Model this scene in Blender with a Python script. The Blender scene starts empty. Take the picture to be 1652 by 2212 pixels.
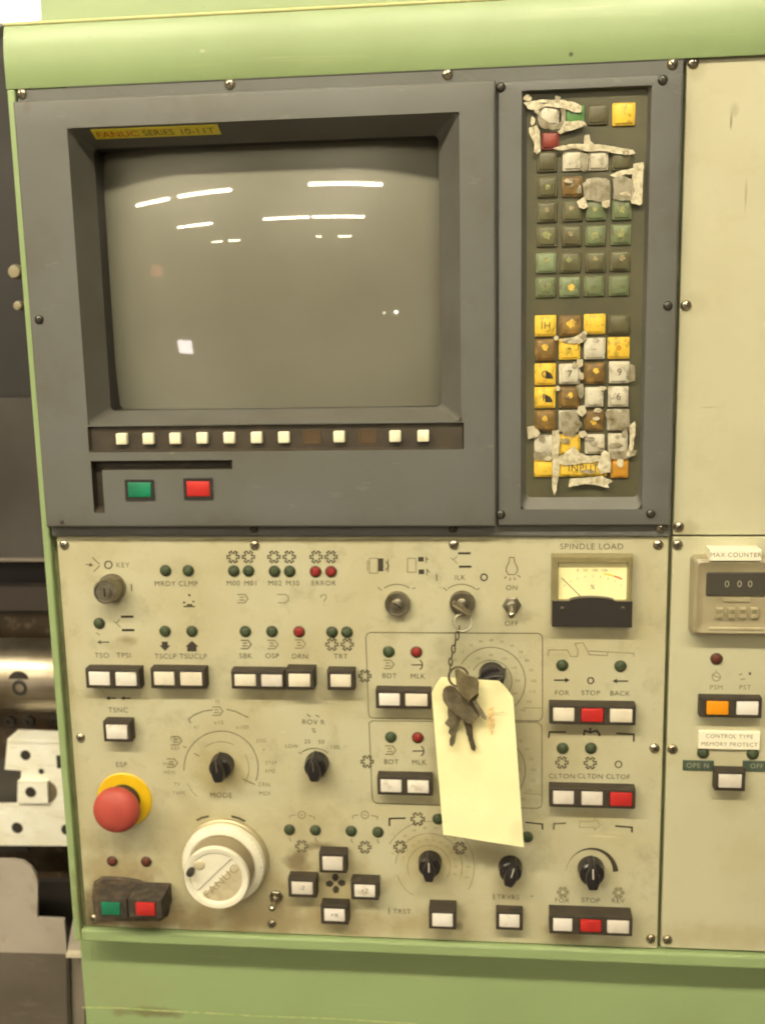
import bpy, bmesh, math, random
from mathutils import Vector, Matrix, Euler
from mathutils import noise as mnoise
random.seed(7)
C = bpy.context.scene.collection
SC = bpy.context.scene

# ------------------------------------------------------------------ camera
Z0 = 1.20                                   # height of the datum row of the panel above the shop floor
CAM = Vector((0.35581, -0.82620, 0.17583))  # eye, relative to the datum
FPX = 2247.06                               # focal length, in units of a 1652 x 2212 frame
def _rot(a, b, c):
    return Matrix.Rotation(c, 3, 'Z') @ Matrix.Rotation(b, 3, 'Y') @ Matrix.Rotation(a, 3, 'X')
RC = _rot(-0.176969, 0.020511, 0.100897) @ Matrix(((1, 0, 0), (0, 0, -1), (0, 1, 0)))
cam_data = bpy.data.cameras.new('camera')
cam = bpy.data.objects.new('camera', cam_data); C.objects.link(cam)
cam.matrix_world = Matrix.Translation(CAM + Vector((0, 0, Z0))) @ RC.to_4x4()
cam_data.sensor_fit = 'VERTICAL'; cam_data.sensor_height = 24.0
cam_data.lens = 24.0 * FPX / 2212.0
cam_data.clip_start = 0.02; cam_data.clip_end = 60
cam_data.dof.use_dof = True
cam_data.dof.focus_distance = 0.62
cam_data.dof.aperture_fstop = 7.0
SC.camera = cam

# ------------------------------------------------------------------ world, exposure
world = bpy.data.worlds.new('World'); SC.world = world; world.use_nodes = True
bg = world.node_tree.nodes['Background']
bg.inputs['Color'].default_value = (1.0, 0.88, 0.66, 1); bg.inputs['Strength'].default_value = 0.20
SC.view_settings.view_transform = 'Standard'; SC.view_settings.look = 'None'
SC.view_settings.exposure = 0.13; SC.view_settings.gamma = 1.0
LAMP = (1.0, 0.89, 0.64)

# ------------------------------------------------------------------ measuring: photo -> panel
def D(u, v, h=0.0):
    """point at distance h in front of the panel face, measured from the photo (1652 x 2212 frame)"""
    d = RC @ Vector(((u - 826) / FPX, (1106 - v) / FPX, -1.0))
    t = (-h - CAM.y) / d.y
    p = CAM + d * t
    return Vector((p.x, p.y, p.z + Z0))
def S(u, v, h=0.0):                          # metres per photo unit
    return (D(u + 1, v, h) - D(u, v, h)).length
def RECT(u0, v0, u1, v1, h):                 # square-cornered rectangle on the plane h -> x0, x1, z0, z1
    vm, um = (v0 + v1) / 2, (u0 + u1) / 2
    return D(u0, vm, h).x, D(u1, vm, h).x, D(um, v1, h).z, D(um, v0, h).z

# ------------------------------------------------------------------ materials
def mat(name, col, rough=0.5, metal=0.0, col2=None, scale=30.0, lo=0.35, hi=0.7, bump=0.0, bscale=400.0,
        coat=0.0, spec=0.5, detail=4.0, emit=None, estr=0.0, alpha=1.0, trans=0.0, rvar=0.0):
    m = bpy.data.materials.new(name); m.use_nodes = True
    nt = m.node_tree; p = nt.nodes['Principled BSDF']
    p.inputs['Base Color'].default_value = (*col, 1); p.inputs['Roughness'].default_value = rough
    p.inputs['Metallic'].default_value = metal; p.inputs['Specular IOR Level'].default_value = spec
    p.inputs['Coat Weight'].default_value = coat; p.inputs['Coat Roughness'].default_value = 0.06
    p.inputs['Transmission Weight'].default_value = trans; p.inputs['Alpha'].default_value = alpha
    if emit: p.inputs['Emission Color'].default_value = (*emit, 1); p.inputs['Emission Strength'].default_value = estr
    g = nt.nodes.new('ShaderNodeNewGeometry')
    if col2 is not None or rvar:
        n = nt.nodes.new('ShaderNodeTexNoise'); n.inputs['Scale'].default_value = scale; n.inputs['Detail'].default_value = detail
        nt.links.new(g.outputs['Position'], n.inputs['Vector'])
        r = nt.nodes.new('ShaderNodeMapRange'); r.inputs['From Min'].default_value = lo; r.inputs['From Max'].default_value = hi
        nt.links.new(n.outputs['Fac'], r.inputs['Value'])
        if col2 is not None:
            x = nt.nodes.new('ShaderNodeMix'); x.data_type = 'RGBA'; x.name = 'mixcol'
            x.inputs['A'].default_value = (*col, 1); x.inputs['B'].default_value = (*col2, 1)
            nt.links.new(r.outputs['Result'], x.inputs['Factor']); nt.links.new(x.outputs['Result'], p.inputs['Base Color'])
        if rvar:
            q = nt.nodes.new('ShaderNodeMapRange'); q.inputs['To Min'].default_value = rough - rvar; q.inputs['To Max'].default_value = rough + rvar
            nt.links.new(n.outputs['Fac'], q.inputs['Value']); nt.links.new(q.outputs['Result'], p.inputs['Roughness'])
    if bump:
        n2 = nt.nodes.new('ShaderNodeTexNoise'); n2.inputs['Scale'].default_value = bscale; n2.inputs['Detail'].default_value = 3
        nt.links.new(g.outputs['Position'], n2.inputs['Vector'])
        b = nt.nodes.new('ShaderNodeBump'); b.inputs['Strength'].default_value = bump; b.inputs['Distance'].default_value = 0.001
        nt.links.new(n2.outputs['Fac'], b.inputs['Height']); nt.links.new(b.outputs['Normal'], p.inputs['Normal'])
    return m

def stains(m, spots):
    """dirt patches with a shape of their own: (centre, radius_x, radius_z, amount, colour)"""
    nt = m.node_tree; p = nt.nodes['Principled BSDF']
    src = p.inputs['Base Color'].links[0].from_socket
    g = nt.nodes.new('ShaderNodeNewGeometry')
    nz = nt.nodes.new('ShaderNodeTexNoise'); nz.inputs['Scale'].default_value = 55; nz.inputs['Detail'].default_value = 6
    nt.links.new(g.outputs['Position'], nz.inputs['Vector'])
    for c, rx, rz, amt, col in spots:
        s = nt.nodes.new('ShaderNodeVectorMath'); s.operation = 'SUBTRACT'; s.inputs[1].default_value = c
        nt.links.new(g.outputs['Position'], s.inputs[0])
        k = nt.nodes.new('ShaderNodeVectorMath'); k.operation = 'MULTIPLY'; k.inputs[1].default_value = (1 / rx, 0, 1 / rz)
        nt.links.new(s.outputs[0], k.inputs[0])
        l = nt.nodes.new('ShaderNodeVectorMath'); l.operation = 'LENGTH'; nt.links.new(k.outputs[0], l.inputs[0])
        a = nt.nodes.new('ShaderNodeMath'); a.operation = 'MULTIPLY_ADD'; a.inputs[1].default_value = 1.6; a.inputs[2].default_value = -0.8
        nt.links.new(nz.outputs['Fac'], a.inputs[0])
        ad = nt.nodes.new('ShaderNodeMath'); ad.operation = 'ADD'
        nt.links.new(l.outputs['Value'], ad.inputs[0]); nt.links.new(a.outputs[0], ad.inputs[1])
        r = nt.nodes.new('ShaderNodeMapRange'); r.interpolation_type = 'SMOOTHSTEP'
        r.inputs['From Min'].default_value = 1.1; r.inputs['From Max'].default_value = 0.15
        r.inputs['To Min'].default_value = 0.0; r.inputs['To Max'].default_value = amt
        nt.links.new(ad.outputs[0], r.inputs['Value'])
        x = nt.nodes.new('ShaderNodeMix'); x.data_type = 'RGBA'; x.inputs['B'].default_value = (*col, 1)
        nt.links.new(r.outputs['Result'], x.inputs['Factor']); nt.links.new(src, x.inputs['A'])
        src = x.outputs['Result']
    nt.links.new(src, p.inputs['Base Color'])

def wear(m, col, amt=0.5, scale=210, lo=0.66, hi=0.74, stretch=(1, 1, 1)):
    nt = m.node_tree; p = nt.nodes['Principled BSDF']; src = p.inputs['Base Color'].links[0].from_socket
    g = nt.nodes.new('ShaderNodeNewGeometry'); k = nt.nodes.new('ShaderNodeVectorMath'); k.operation = 'MULTIPLY'; k.inputs[1].default_value = stretch
    n = nt.nodes.new('ShaderNodeTexNoise'); n.inputs['Scale'].default_value = scale; n.inputs['Detail'].default_value = 5; n.inputs['Roughness'].default_value = 0.65
    r = nt.nodes.new('ShaderNodeMapRange'); r.inputs['From Min'].default_value = lo; r.inputs['From Max'].default_value = hi; r.inputs['To Max'].default_value = amt
    x = nt.nodes.new('ShaderNodeMix'); x.data_type = 'RGBA'; x.inputs['B'].default_value = (*col, 1)
    nt.links.new(g.outputs['Position'], k.inputs[0]); nt.links.new(k.outputs[0], n.inputs['Vector']); nt.links.new(n.outputs['Fac'], r.inputs['Value'])
    nt.links.new(r.outputs['Result'], x.inputs['Factor']); nt.links.new(src, x.inputs['A']); nt.links.new(x.outputs['Result'], p.inputs['Base Color'])
BEIGE = (0.495, 0.472, 0.325)
m_beige = mat('beige_paint', BEIGE, 0.42, col2=(0.43, 0.385, 0.235), scale=14, lo=0.4, hi=0.75, bump=0.08, bscale=900, rvar=0.08)
m_beige2 = mat('beige_paint_side', (0.505, 0.485, 0.335), 0.42, col2=(0.445, 0.42, 0.28), scale=9, lo=0.45, hi=0.8, bump=0.05, bscale=900)
m_green = mat('green_enamel', (0.275, 0.365, 0.175), 0.36, col2=(0.24, 0.315, 0.145), scale=8, lo=0.4, hi=0.8, bump=0.45, bscale=24, rvar=0.08)
m_groove = mat('green_groove', (0.13, 0.145, 0.06), 0.6, col2=(0.085, 0.085, 0.04), scale=60)
m_grey = mat('grey_enamel', (0.116, 0.118, 0.112), 0.45, col2=(0.102, 0.101, 0.090), scale=11, bump=0.22, bscale=1300, rvar=0.05)
m_greyd = mat('grey_bevel_paint', (0.112, 0.110, 0.098), 0.5, col2=(0.088, 0.083, 0.068), scale=18, bump=0.2, bscale=1300)
m_black = mat('black_plastic', (0.028, 0.024, 0.022), 0.38, bump=0.1, bscale=900)
m_knob = mat('knob_plastic', (0.017, 0.014, 0.016), 0.26, bump=0.05, bscale=500)
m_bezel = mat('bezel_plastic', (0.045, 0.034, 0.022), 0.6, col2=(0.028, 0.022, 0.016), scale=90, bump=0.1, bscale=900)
m_white = mat('white_cap', (0.76, 0.72, 0.67), 0.35, col2=(0.68, 0.63, 0.55), scale=60, lo=0.5, hi=0.85)
m_soft = mat('ivory_key', (0.83, 0.79, 0.60), 0.4, col2=(0.70, 0.64, 0.42), scale=160, lo=0.55, hi=0.8)
m_red = mat('red_cap', (0.50, 0.022, 0.018), 0.4, col2=(0.40, 0.02, 0.02), scale=70)
m_greenc = mat('green_cap', (0.006, 0.20, 0.10), 0.4, col2=(0.008, 0.14, 0.075), scale=90)
m_orange = mat('orange_cap', (0.80, 0.30, 0.008), 0.35, col2=(0.72, 0.26, 0.01), scale=70)
m_estop = mat('red_mushroom', (0.46, 0.075, 0.055), 0.55, col2=(0.37, 0.055, 0.042), scale=40, bump=0.08, bscale=600)
m_yellow = mat('yellow_ring', (0.78, 0.50, 0.012), 0.4, col2=(0.70, 0.42, 0.012), scale=30)
m_ledg = mat('green_lens', (0.050, 0.068, 0.034), 0.5, spec=0.3)
m_ledr = mat('red_lens', (0.22, 0.022, 0.018), 0.5, spec=0.3)
m_ledd = mat('dark_red_lens', (0.10, 0.030, 0.018), 0.5, spec=0.3)
m_ledring = mat('lens_ring', (0.085, 0.085, 0.05), 0.5)
m_ink = mat('printing_ink', (0.085, 0.072, 0.042), 0.6, col2=(0.17, 0.145, 0.08), scale=220, lo=0.5, hi=0.75)
m_inkb = mat('printing_ink_bold', (0.04, 0.032, 0.022), 0.6)
m_inkf = mat('printing_ink_faint', (0.19, 0.165, 0.09), 0.6, col2=(0.30, 0.265, 0.15), scale=220, lo=0.45, hi=0.75)
m_steel = mat('screw_steel', (0.55, 0.50, 0.40), 0.32, 1.0, col2=(0.28, 0.23, 0.15), scale=120)
m_chrome = mat('worn_chrome', (0.62, 0.58, 0.48), 0.22, 1.0, col2=(0.40, 0.35, 0.26), scale=150)
m_bsteel = mat('blackened_screw', (0.09, 0.085, 0.075), 0.35, 0.8)
m_slot = mat('screw_slot', (0.03, 0.025, 0.018), 0.7)
m_lock = mat('lock_steel', (0.34, 0.32, 0.26), 0.42, 1.0, col2=(0.22, 0.19, 0.13), scale=90)
m_brass = mat('brass_key', (0.33, 0.28, 0.165), 0.40, 0.6, col2=(0.19, 0.155, 0.085), scale=120)
m_nickel = mat('nickel_key', (0.30, 0.26, 0.18), 0.38, 0.65, col2=(0.13, 0.105, 0.065), scale=120)
m_dkey = mat('dark_key', (0.13, 0.10, 0.062), 0.45, 0.5, col2=(0.075, 0.056, 0.036), scale=120)
m_paper = mat('manila_card', (0.92, 0.87, 0.53), 0.75, col2=(0.90, 0.84, 0.48), scale=18, bump=0.06, bscale=500)
m_label = mat('white_label', (0.86, 0.82, 0.66), 0.5, col2=(0.78, 0.72, 0.55), scale=90, lo=0.5, hi=0.8)
m_alu = mat('hand_wheel_aluminium', (0.86, 0.83, 0.70), 0.5, 0.2, col2=(0.74, 0.69, 0.53), scale=40, lo=0.45, hi=0.8, bump=0.05, bscale=700)
m_aluf = mat('hand_wheel_face', (0.62, 0.55, 0.38), 0.55, 0.25, col2=(0.50, 0.43, 0.28), scale=120, lo=0.4, hi=0.7, bump=0.3, bscale=1100)
m_mframe = mat('meter_amber_plastic', (0.25, 0.215, 0.105), 0.35, col2=(0.20, 0.165, 0.075), scale=60, coat=0.2)
m_mface = mat('meter_face_paper', (0.92, 0.86, 0.48), 0.55, col2=(0.88, 0.80, 0.42), scale=40)
m_tan = mat('tan_counter_plastic', (0.34, 0.295, 0.19), 0.35, col2=(0.27, 0.23, 0.14), scale=30, coat=0.3)
m_tand = mat('tan_counter_recess', (0.41, 0.36, 0.23), 0.4, col2=(0.35, 0.30, 0.18), scale=60)
m_window = mat('counter_window', (0.06, 0.055, 0.045), 0.12, coat=0.6)
m_embg = mat('green_embossed_tape', (0.045, 0.07, 0.05), 0.4, col2=(0.07, 0.095, 0.065), scale=200)
m_embt = mat('embossed_letters', (0.30, 0.31, 0.22), 0.6)
m_ystick = mat('yellow_sticker', (0.90, 0.76, 0.05), 0.4, col2=(0.85, 0.68, 0.05), scale=200)
m_rink = mat('red_ink', (0.60, 0.10, 0.02), 0.5, col2=(0.7, 0.26, 0.02), scale=300)
m_redpen = mat('orange_pen', (0.82, 0.46, 0.18), 0.7, col2=(0.88, 0.72, 0.36), scale=260, lo=0.4, hi=0.6)
m_sockb = mat('brown_socket', (0.075, 0.045, 0.018), 0.6)
m_strip = mat('brown_strip', (0.052, 0.040, 0.026), 0.5, col2=(0.036, 0.028, 0.02), scale=60, bump=0.1, bscale=1200)
m_memb = mat('keypad_membrane', (0.085, 0.078, 0.040), 0.5, col2=(0.058, 0.055, 0.028), scale=25, bump=0.1, bscale=800)
m_tape = mat('torn_masking_tape', (0.60, 0.55, 0.40), 0.6, col2=(0.33, 0.27, 0.16), scale=240, lo=0.42, hi=0.72, bump=0.3, bscale=350)
m_tapeg = mat('cloudy_clear_tape', (0.46, 0.42, 0.31), 0.35, col2=(0.24, 0.19, 0.10), scale=170, lo=0.42, hi=0.72, bump=0.4, bscale=350, alpha=0.6)
m_tape2 = mat('grimy_masking_tape', (0.55, 0.49, 0.35), 0.6, col2=(0.28, 0.22, 0.12), scale=150, lo=0.45, hi=0.75, bump=0.4, bscale=350)
def keymat(n, a, b, sc=110, lo=0.4, hi=0.7): return mat(n, a, 0.4, col2=b, scale=sc, lo=lo, hi=hi, bump=0.08, bscale=700)
m_ky = keymat('yellow_key', (0.78, 0.52, 0.055), (0.66, 0.40, 0.04), 90, 0.5, 0.85)
m_kyb = keymat('worn_brown_key', (0.16, 0.095, 0.028), (0.36, 0.215, 0.05), 130, 0.48, 0.75)
m_ko = keymat('dark_olive_key', (0.105, 0.098, 0.045), (0.075, 0.066, 0.032))
m_kb = keymat('grimy_olive_key', (0.120, 0.118, 0.058), (0.082, 0.072, 0.035))
m_kg = keymat('grey_green_key', (0.155, 0.19, 0.095), (0.12, 0.145, 0.07))
m_kgl = keymat('pale_green_key', (0.20, 0.25, 0.14), (0.15, 0.185, 0.09))
m_kgb = keymat('green_key', (0.10, 0.25, 0.07), (0.075, 0.18, 0.05))
m_kw = keymat('white_key', (0.60, 0.56, 0.45), (0.45, 0.40, 0.29))
m_kr = keymat('red_key', (0.24, 0.035, 0.022), (0.17, 0.03, 0.02))
m_kor = keymat('orange_stained_key', (0.55, 0.27, 0.03), (0.36, 0.15, 0.02))
m_worn = mat('worn_key_spot', (0.38, 0.31, 0.16), 0.5, col2=(0.19, 0.15, 0.07), scale=330, lo=0.42, hi=0.62)
m_worny = mat('worn_yellow_spot', (0.76, 0.50, 0.07), 0.45, col2=(0.42, 0.26, 0.05), scale=330, lo=0.5, hi=0.7)
m_worng = mat('worn_green_spot', (0.30, 0.31, 0.12), 0.5, col2=(0.17, 0.18, 0.08), scale=330, lo=0.42, hi=0.62)
# the picture tube: grey phosphor behind a shiny glass front
m_tube = mat('picture_tube_glass', (0.195, 0.190, 0.152), 0.28, col2=(0.160, 0.155, 0.120), scale=9, lo=0.3, hi=0.7, coat=1.0, spec=0.35)
m_tube.node_tree.nodes['Principled BSDF'].inputs['Coat Roughness'].default_value = 0.012
m_mask = mat('tube_mask', (0.040, 0.036, 0.032), 0.5)
# machine interior
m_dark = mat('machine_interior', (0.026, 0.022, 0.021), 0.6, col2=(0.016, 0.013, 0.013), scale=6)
m_way = mat('oily_cover_steel', (0.085, 0.078, 0.072), 0.45, 0.3, col2=(0.06, 0.052, 0.046), scale=10)
m_brown = mat('oily_brown_casting', (0.075, 0.05, 0.028), 0.45, 0.2, col2=(0.04, 0.025, 0.016), scale=22)
m_shaft = mat('polished_shaft', (0.56, 0.50, 0.40), 0.38, 1.0, col2=(0.30, 0.25, 0.18), scale=18, bump=0.05, bscale=60)
m_block = mat('milled_aluminium', (0.93, 0.92, 0.84), 0.55, 0.0, col2=(0.84, 0.80, 0.66), scale=30)
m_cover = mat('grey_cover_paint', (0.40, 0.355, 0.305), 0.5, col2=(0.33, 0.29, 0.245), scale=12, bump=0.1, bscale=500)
m_lower = mat('shaded_flap_and_trim_paint', (0.205, 0.175, 0.145), 0.5, col2=(0.165, 0.138, 0.112), scale=14, bump=0.1, bscale=500)  # cover grey with the flap's shade mixed in; also the post's brown
m_pale = mat('pale_edge_paint', (0.60, 0.54, 0.42), 0.4)
m_fix = mat('lamp_housing', (0.7, 0.7, 0.66), 0.5)

# ------------------------------------------------------------------ mesh helpers
ORG = {}                                     # world position of every parent's origin
def thing(name, label, cat, loc, group=None, kind=None):
    o = bpy.data.objects.new(name, None); C.objects.link(o)
    o.empty_display_size = 0.01; o.location = loc; ORG[o.name] = Vector(loc)
    o['label'] = label; o['category'] = cat
    if group: o['group'] = group
    return o
def base(u, v, h=0.0): return D(u, v, h)
def mk(name, bm, m, parent=None, smooth=None, label=None, kind=None, loc=None):
    """bm is in world coordinates, or (with loc) around its own origin"""
    me = bpy.data.meshes.new(name)
    o = bpy.data.objects.new(name, me)
    po = ORG[parent.name] if parent else Vector((0, 0, 0))
    if loc is None:
        c = Vector((0, 0, 0))
        for v in bm.verts: c += v.co
        c /= max(1, len(bm.verts))
        bm.transform(Matrix.Translation(-c)); loc = c
    bmesh.ops.recalc_face_normals(bm, faces=bm.faces)
    bm.to_mesh(me); bm.free()
    for x in (m if isinstance(m, (list, tuple)) else [m]): me.materials.append(x)
    if smooth is not None:
        me.polygons.foreach_set('use_smooth', [True] * len(me.polygons)); me.set_sharp_from_angle(angle=math.radians(smooth))
    C.objects.link(o)
    if parent: o.parent = parent
    o.location = Vector(loc) - po; ORG[o.name] = Vector(loc)
    if label: o['label'] = label
    if kind: o['kind'] = kind
    return o
def inst(src, name, loc, parent, m=None, label=None, roty=0.0):
    o = src.copy(); C.objects.link(o); o.name = name
    o.parent = parent; o.location = Vector(loc) - ORG[parent.name]; o.rotation_euler = (0, roty, 0); ORG[o.name] = Vector(loc)
    for k in ('label', 'kind', 'group', 'category'):
        if k in o: del o[k]
    if label: o['label'] = label
    return o
def bm_prism(pts, h0, h1, bm=None, inset=0.0):
    """polygon of (x, z) at h1 (front) extruded straight back to h0"""
    bm = bm or bmesh.new(); n = len(pts)
    cx = sum(p[0] for p in pts) / n; cz = sum(p[1] for p in pts) / n
    f = [bm.verts.new((cx + (p[0] - cx) * (1 - inset), -h1, cz + (p[1] - cz) * (1 - inset))) for p in pts]
    b = [bm.verts.new((p[0], -h0, p[1])) for p in pts]
    bm.faces.new(f); bm.faces.new(b[::-1])
    for i in range(n): bm.faces.new((f[i], b[i], b[(i + 1) % n], f[(i + 1) % n]))
    return bm
def bm_box(x0, x1, z0, z1, h0, h1, bev=0.0, seg=2, bm=None):
    t = bmesh.new()
    bm_prism([(x0, z0), (x1, z0), (x1, z1), (x0, z1)], h0, h1, t)
    if bev:
        bmesh.ops.recalc_face_normals(t, faces=t.faces)
        es = [e for e in t.edges if all(abs(v.co.y + h1) < 1e-6 for v in e.verts) or abs(e.verts[0].co.y - e.verts[1].co.y) > 1e-6]
        bmesh.ops.bevel(t, geom=es, offset=bev, segments=seg, affect='EDGES', profile=0.5)
    if bm is None: return t
    me = bpy.data.meshes.new('tmp'); t.to_mesh(me); t.free(); bm.from_mesh(me); bpy.data.meshes.remove(me)
    return bm
def rrect(x0, x1, z0, z1, r, n=5):
    out = []
    for cx, cz, a0 in ((x1 - r, z1 - r, 0), (x0 + r, z1 - r, 90), (x0 + r, z0 + r, 180), (x1 - r, z0 + r, 270)):
        for i in range(n + 1):
            a = math.radians(a0 + 90 * i / n); out.append((cx + r * math.cos(a), cz + r * math.sin(a)))
    return out
def bm_lathe(prof, cx=0.0, cz=0.0, n=40, bm=None, h=0.0, mi=None):
    """profile of (radius, height in front of the panel), turned about the panel's normal"""
    bm = bm or bmesh.new(); rings = []
    for r, hh in prof:
        if r < 1e-7: rings.append([bm.verts.new((cx, -(hh + h), cz))])
        else: rings.append([bm.verts.new((cx + r * math.cos(2 * math.pi * i / n), -(hh + h), cz + r * math.sin(2 * math.pi * i / n))) for i in range(n)])
    for a, b in zip(rings, rings[1:]):
        for i in range(n):
            j = (i + 1) % n
            if len(a) == 1 and len(b) == 1: continue
            if len(a) == 1: f = bm.faces.new((a[0], b[i], b[j]))
            elif len(b) == 1: f = bm.faces.new((a[i], b[0], a[j]))
            else: f = bm.faces.new((a[i], b[i], b[j], a[j]))
            if mi is not None: f.material_index = mi
    return bm
def bm_tube(pts, r, n=8, closed=False, bm=None):
    bm = bm or bmesh.new(); rings = []; N = len(pts); pts = [Vector(p) for p in pts]
    for i, p in enumerate(pts):
        a = pts[(i - 1) % N] if (closed or i > 0) else p; b = pts[(i + 1) % N] if (closed or i < N - 1) else p
        t = (b - a).normalized()
        s = t.cross(Vector((0, 1, 0)));
        if s.length < 1e-3: s = t.cross(Vector((1, 0, 0)))
        s.normalize(); w = t.cross(s)
        rings.append([bm.verts.new(p + (s * math.cos(2 * math.pi * k / n) + w * math.sin(2 * math.pi * k / n)) * r) for k in range(n)])
    for i in range(N if closed else N - 1):
        a, b = rings[i], rings[(i + 1) % N]
        for k in range(n): bm.faces.new((a[k], a[(k + 1) % n], b[(k + 1) % n], b[k]))
    if not closed: bm.faces.new(rings[0][::-1]); bm.faces.new(rings[-1])
    return bm
def ribbon(bm, pts, w, h, closed=False):
    """flat printed stroke along (x, z) points"""
    P = [Vector((p[0], p[1])) for p in pts]; N = len(P); L = []; R = []
    for i, p in enumerate(P):
        a = P[(i - 1) % N] if (closed or i > 0) else p; b = P[(i + 1) % N] if (closed or i < N - 1) else p
        d1 = (p - a); d2 = (b - p)
        if d1.length < 1e-9: d1 = d2
        if d2.length < 1e-9: d2 = d1
        d1.normalize(); d2.normalize(); t = (d1 + d2)
        if t.length < 1e-6: t = d1.copy()
        t.normalize(); nrm = Vector((-t.y, t.x)); k = w / 2 / max(0.35, abs(nrm.dot(Vector((-d1.y, d1.x)))))
        q = p + nrm * k; s = p - nrm * k
        L.append(bm.verts.new((q.x, -h, q.y))); R.append(bm.verts.new((s.x, -h, s.y)))
    for i in range(N if closed else N - 1):
        j = (i + 1) % N; bm.faces.new((L[i], L[j], R[j], R[i]))
PH = 0.00025                                 # ink stands this far off the paint
def xz(u, v, h=0.0):
    p = D(u, v, h); return (p.x, p.z)
def marks(name, strokes, w, m, parent, h=PH, fills=()):
    """printed strokes (photo measurements) and filled shapes joined into one printed mark"""
    bm = bmesh.new()
    for s in strokes:
        cl = s[0] == 'c'; pts = s[1:] if cl else s
        ww = w * S(*pts[0])
        ribbon(bm, [xz(*p) for p in pts], ww, h, cl)
    for f in fills: bm.faces.new([bm.verts.new((*[xz(*p)[0]], -h, xz(*p)[1])) for p in f])
    return mk(name, bm, m, parent)
def arc(u, v, r, a0, a1, n=20, rv=None):     # photo-space arc, degrees anticlockwise from the right
    rv = rv or r
    return [(u + r * math.cos(math.radians(a0 + (a1 - a0) * i / n)), v - rv * math.sin(math.radians(a0 + (a1 - a0) * i / n))) for i in range(n + 1)]
def gear(u, v, r=11):
    q = ['c']
    for k in range(6):
        for da, rr in ((-19, r - 1.2), (-13, r + 4.2), (13, r + 4.2), (19, r - 1.2)):
            a = math.radians(60 * k + da); q.append((u + rr * math.cos(a), v - rr * math.sin(a)))
    return [q]
def ring(u, v, r): return ['c'] + arc(u, v, r, 0, 330, 11)
def text(s, u, v, hp, m, parent, h=PH, rot=0.0, name='printed_text', stretch=1.0, hh=0.0):
    cu = bpy.data.curves.new('text', 'FONT'); cu.body = s; cu.align_x = 'CENTER'; cu.align_y = 'CENTER'
    cu.size = hp * S(u, v, hh) / 0.70; cu.space_character = 1.12
    if stretch != 1.0: cu.space_character = 1.08
    o = bpy.data.objects.new('text', cu); C.objects.link(o)
    me = bpy.data.meshes.new_from_object(o)
    C.objects.unlink(o); bpy.data.objects.remove(o); bpy.data.curves.remove(cu)
    me.transform(Matrix.Rotation(math.radians(rot), 4, 'Y') @ Matrix.Rotation(math.radians(90), 4, 'X') @ Matrix.Diagonal((stretch, 1, 1, 1)))
    me.materials.clear(); me.materials.append(m)
    p = D(u, v, hh); p.y = -(hh + h)
    t = bpy.data.objects.new(name, me); C.objects.link(t); t.parent = parent; t.location = p - ORG[parent.name]; ORG[t.name] = p
    return t

# ------------------------------------------------------------------ shop lamps (the ones mirrored in the tube, plus an unseen nearer row as main light) and floor
def lamp(label, x0, x1, y, z=3.6, strength=95.0, w=0.10):
    t = thing('ceiling_lamp', label, 'ceiling lamp', ((x0 + x1) / 2, y, z), 'fluorescent lamps in rows under the ceiling')
    bm = bmesh.new(); bmesh.ops.create_cube(bm, size=1.0, matrix=Matrix.Translation(((x0 + x1) / 2, y, z + 0.06)) @ Matrix.Diagonal((x1 - x0 + 0.06, w + 0.05, 0.05, 1)))
    mk('housing', bm, m_fix, t)
    m = bpy.data.materials.get('lit_tube_%g' % strength)
    if not m:
        m = bpy.data.materials.new('lit_tube_%g' % strength); m.use_nodes = True; m.node_tree.nodes.clear()
        e = m.node_tree.nodes.new('ShaderNodeEmission'); o = m.node_tree.nodes.new('ShaderNodeOutputMaterial')
        e.inputs['Color'].default_value = (*LAMP, 1); e.inputs['Strength'].default_value = strength
        m.node_tree.links.new(e.outputs[0], o.inputs[0])
    for s in (-1, 1):
        mk('lit_tube', bm_tube([(x0, y + s * w * 0.28, z), (x1, y + s * w * 0.28, z)], w * 0.2, 8), m, t)
ORD = ('first', 'second', 'third', 'fourth', 'fifth')
for row, y, spans, st, w in (('nearest row, just in front of the machine', -1.55, ((-2.5, -1.25), (-1.15, 0.1), (0.2, 1.45)), 72.0, 0.16),
                             ('row mirrored highest in the screen', -5.45, ((-4.61, -3.51), (-3.21, -1.84), (-0.1, 1.47)), 95.0, 0.10),
                             ('row mirrored in the middle of the screen', -8.2, ((-4.82, -4.55), (-4.45, -3.45), (-1.68, -0.24), (-0.13, 1.46)), 95.0, 0.10),
                             ('far row mirrored lowest in the screen', -11.4, ((-4.82, -4.3), (-4.0, -3.45), (-0.12, 0.1), (0.8, 1.35)), 50.0, 0.10)):
    for k, (x0, x1) in enumerate(spans): lamp('%s fluorescent lamp from the left in the %s' % (ORD[k], row), x0, x1, y, 3.6 if y < -2 else 3.0, st, w)
bm = bmesh.new(); bmesh.ops.create_grid(bm, x_segments=1, y_segments=1, size=1.0, matrix=Matrix.Translation((0, -7, 0)) @ Matrix.Diagonal((16, 12, 1, 1)))
o = mk('floor', bm, mat('shop_floor', (0.16, 0.14, 0.10), 0.6, col2=(0.11, 0.095, 0.07), scale=1.5)); o['kind'] = 'structure'
bm = bmesh.new(); bmesh.ops.create_grid(bm, x_segments=1, y_segments=1, size=1.0, matrix=Matrix.Translation((-1, -7, 3.95)) @ Matrix.Diagonal((13, 9, 1, 1)))
o = mk('ceiling', bm, mat('shop_ceiling', (0.72, 0.68, 0.58), 0.8, col2=(0.5, 0.46, 0.38), scale=0.8)); o['kind'] = 'structure'
bm = bmesh.new(); bm.faces.new([bm.verts.new(q) for q in ((-14, -15.8, 0), (12, -15.8, 0), (12, -15.8, 3.9), (-14, -15.8, 3.9))])
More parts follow.
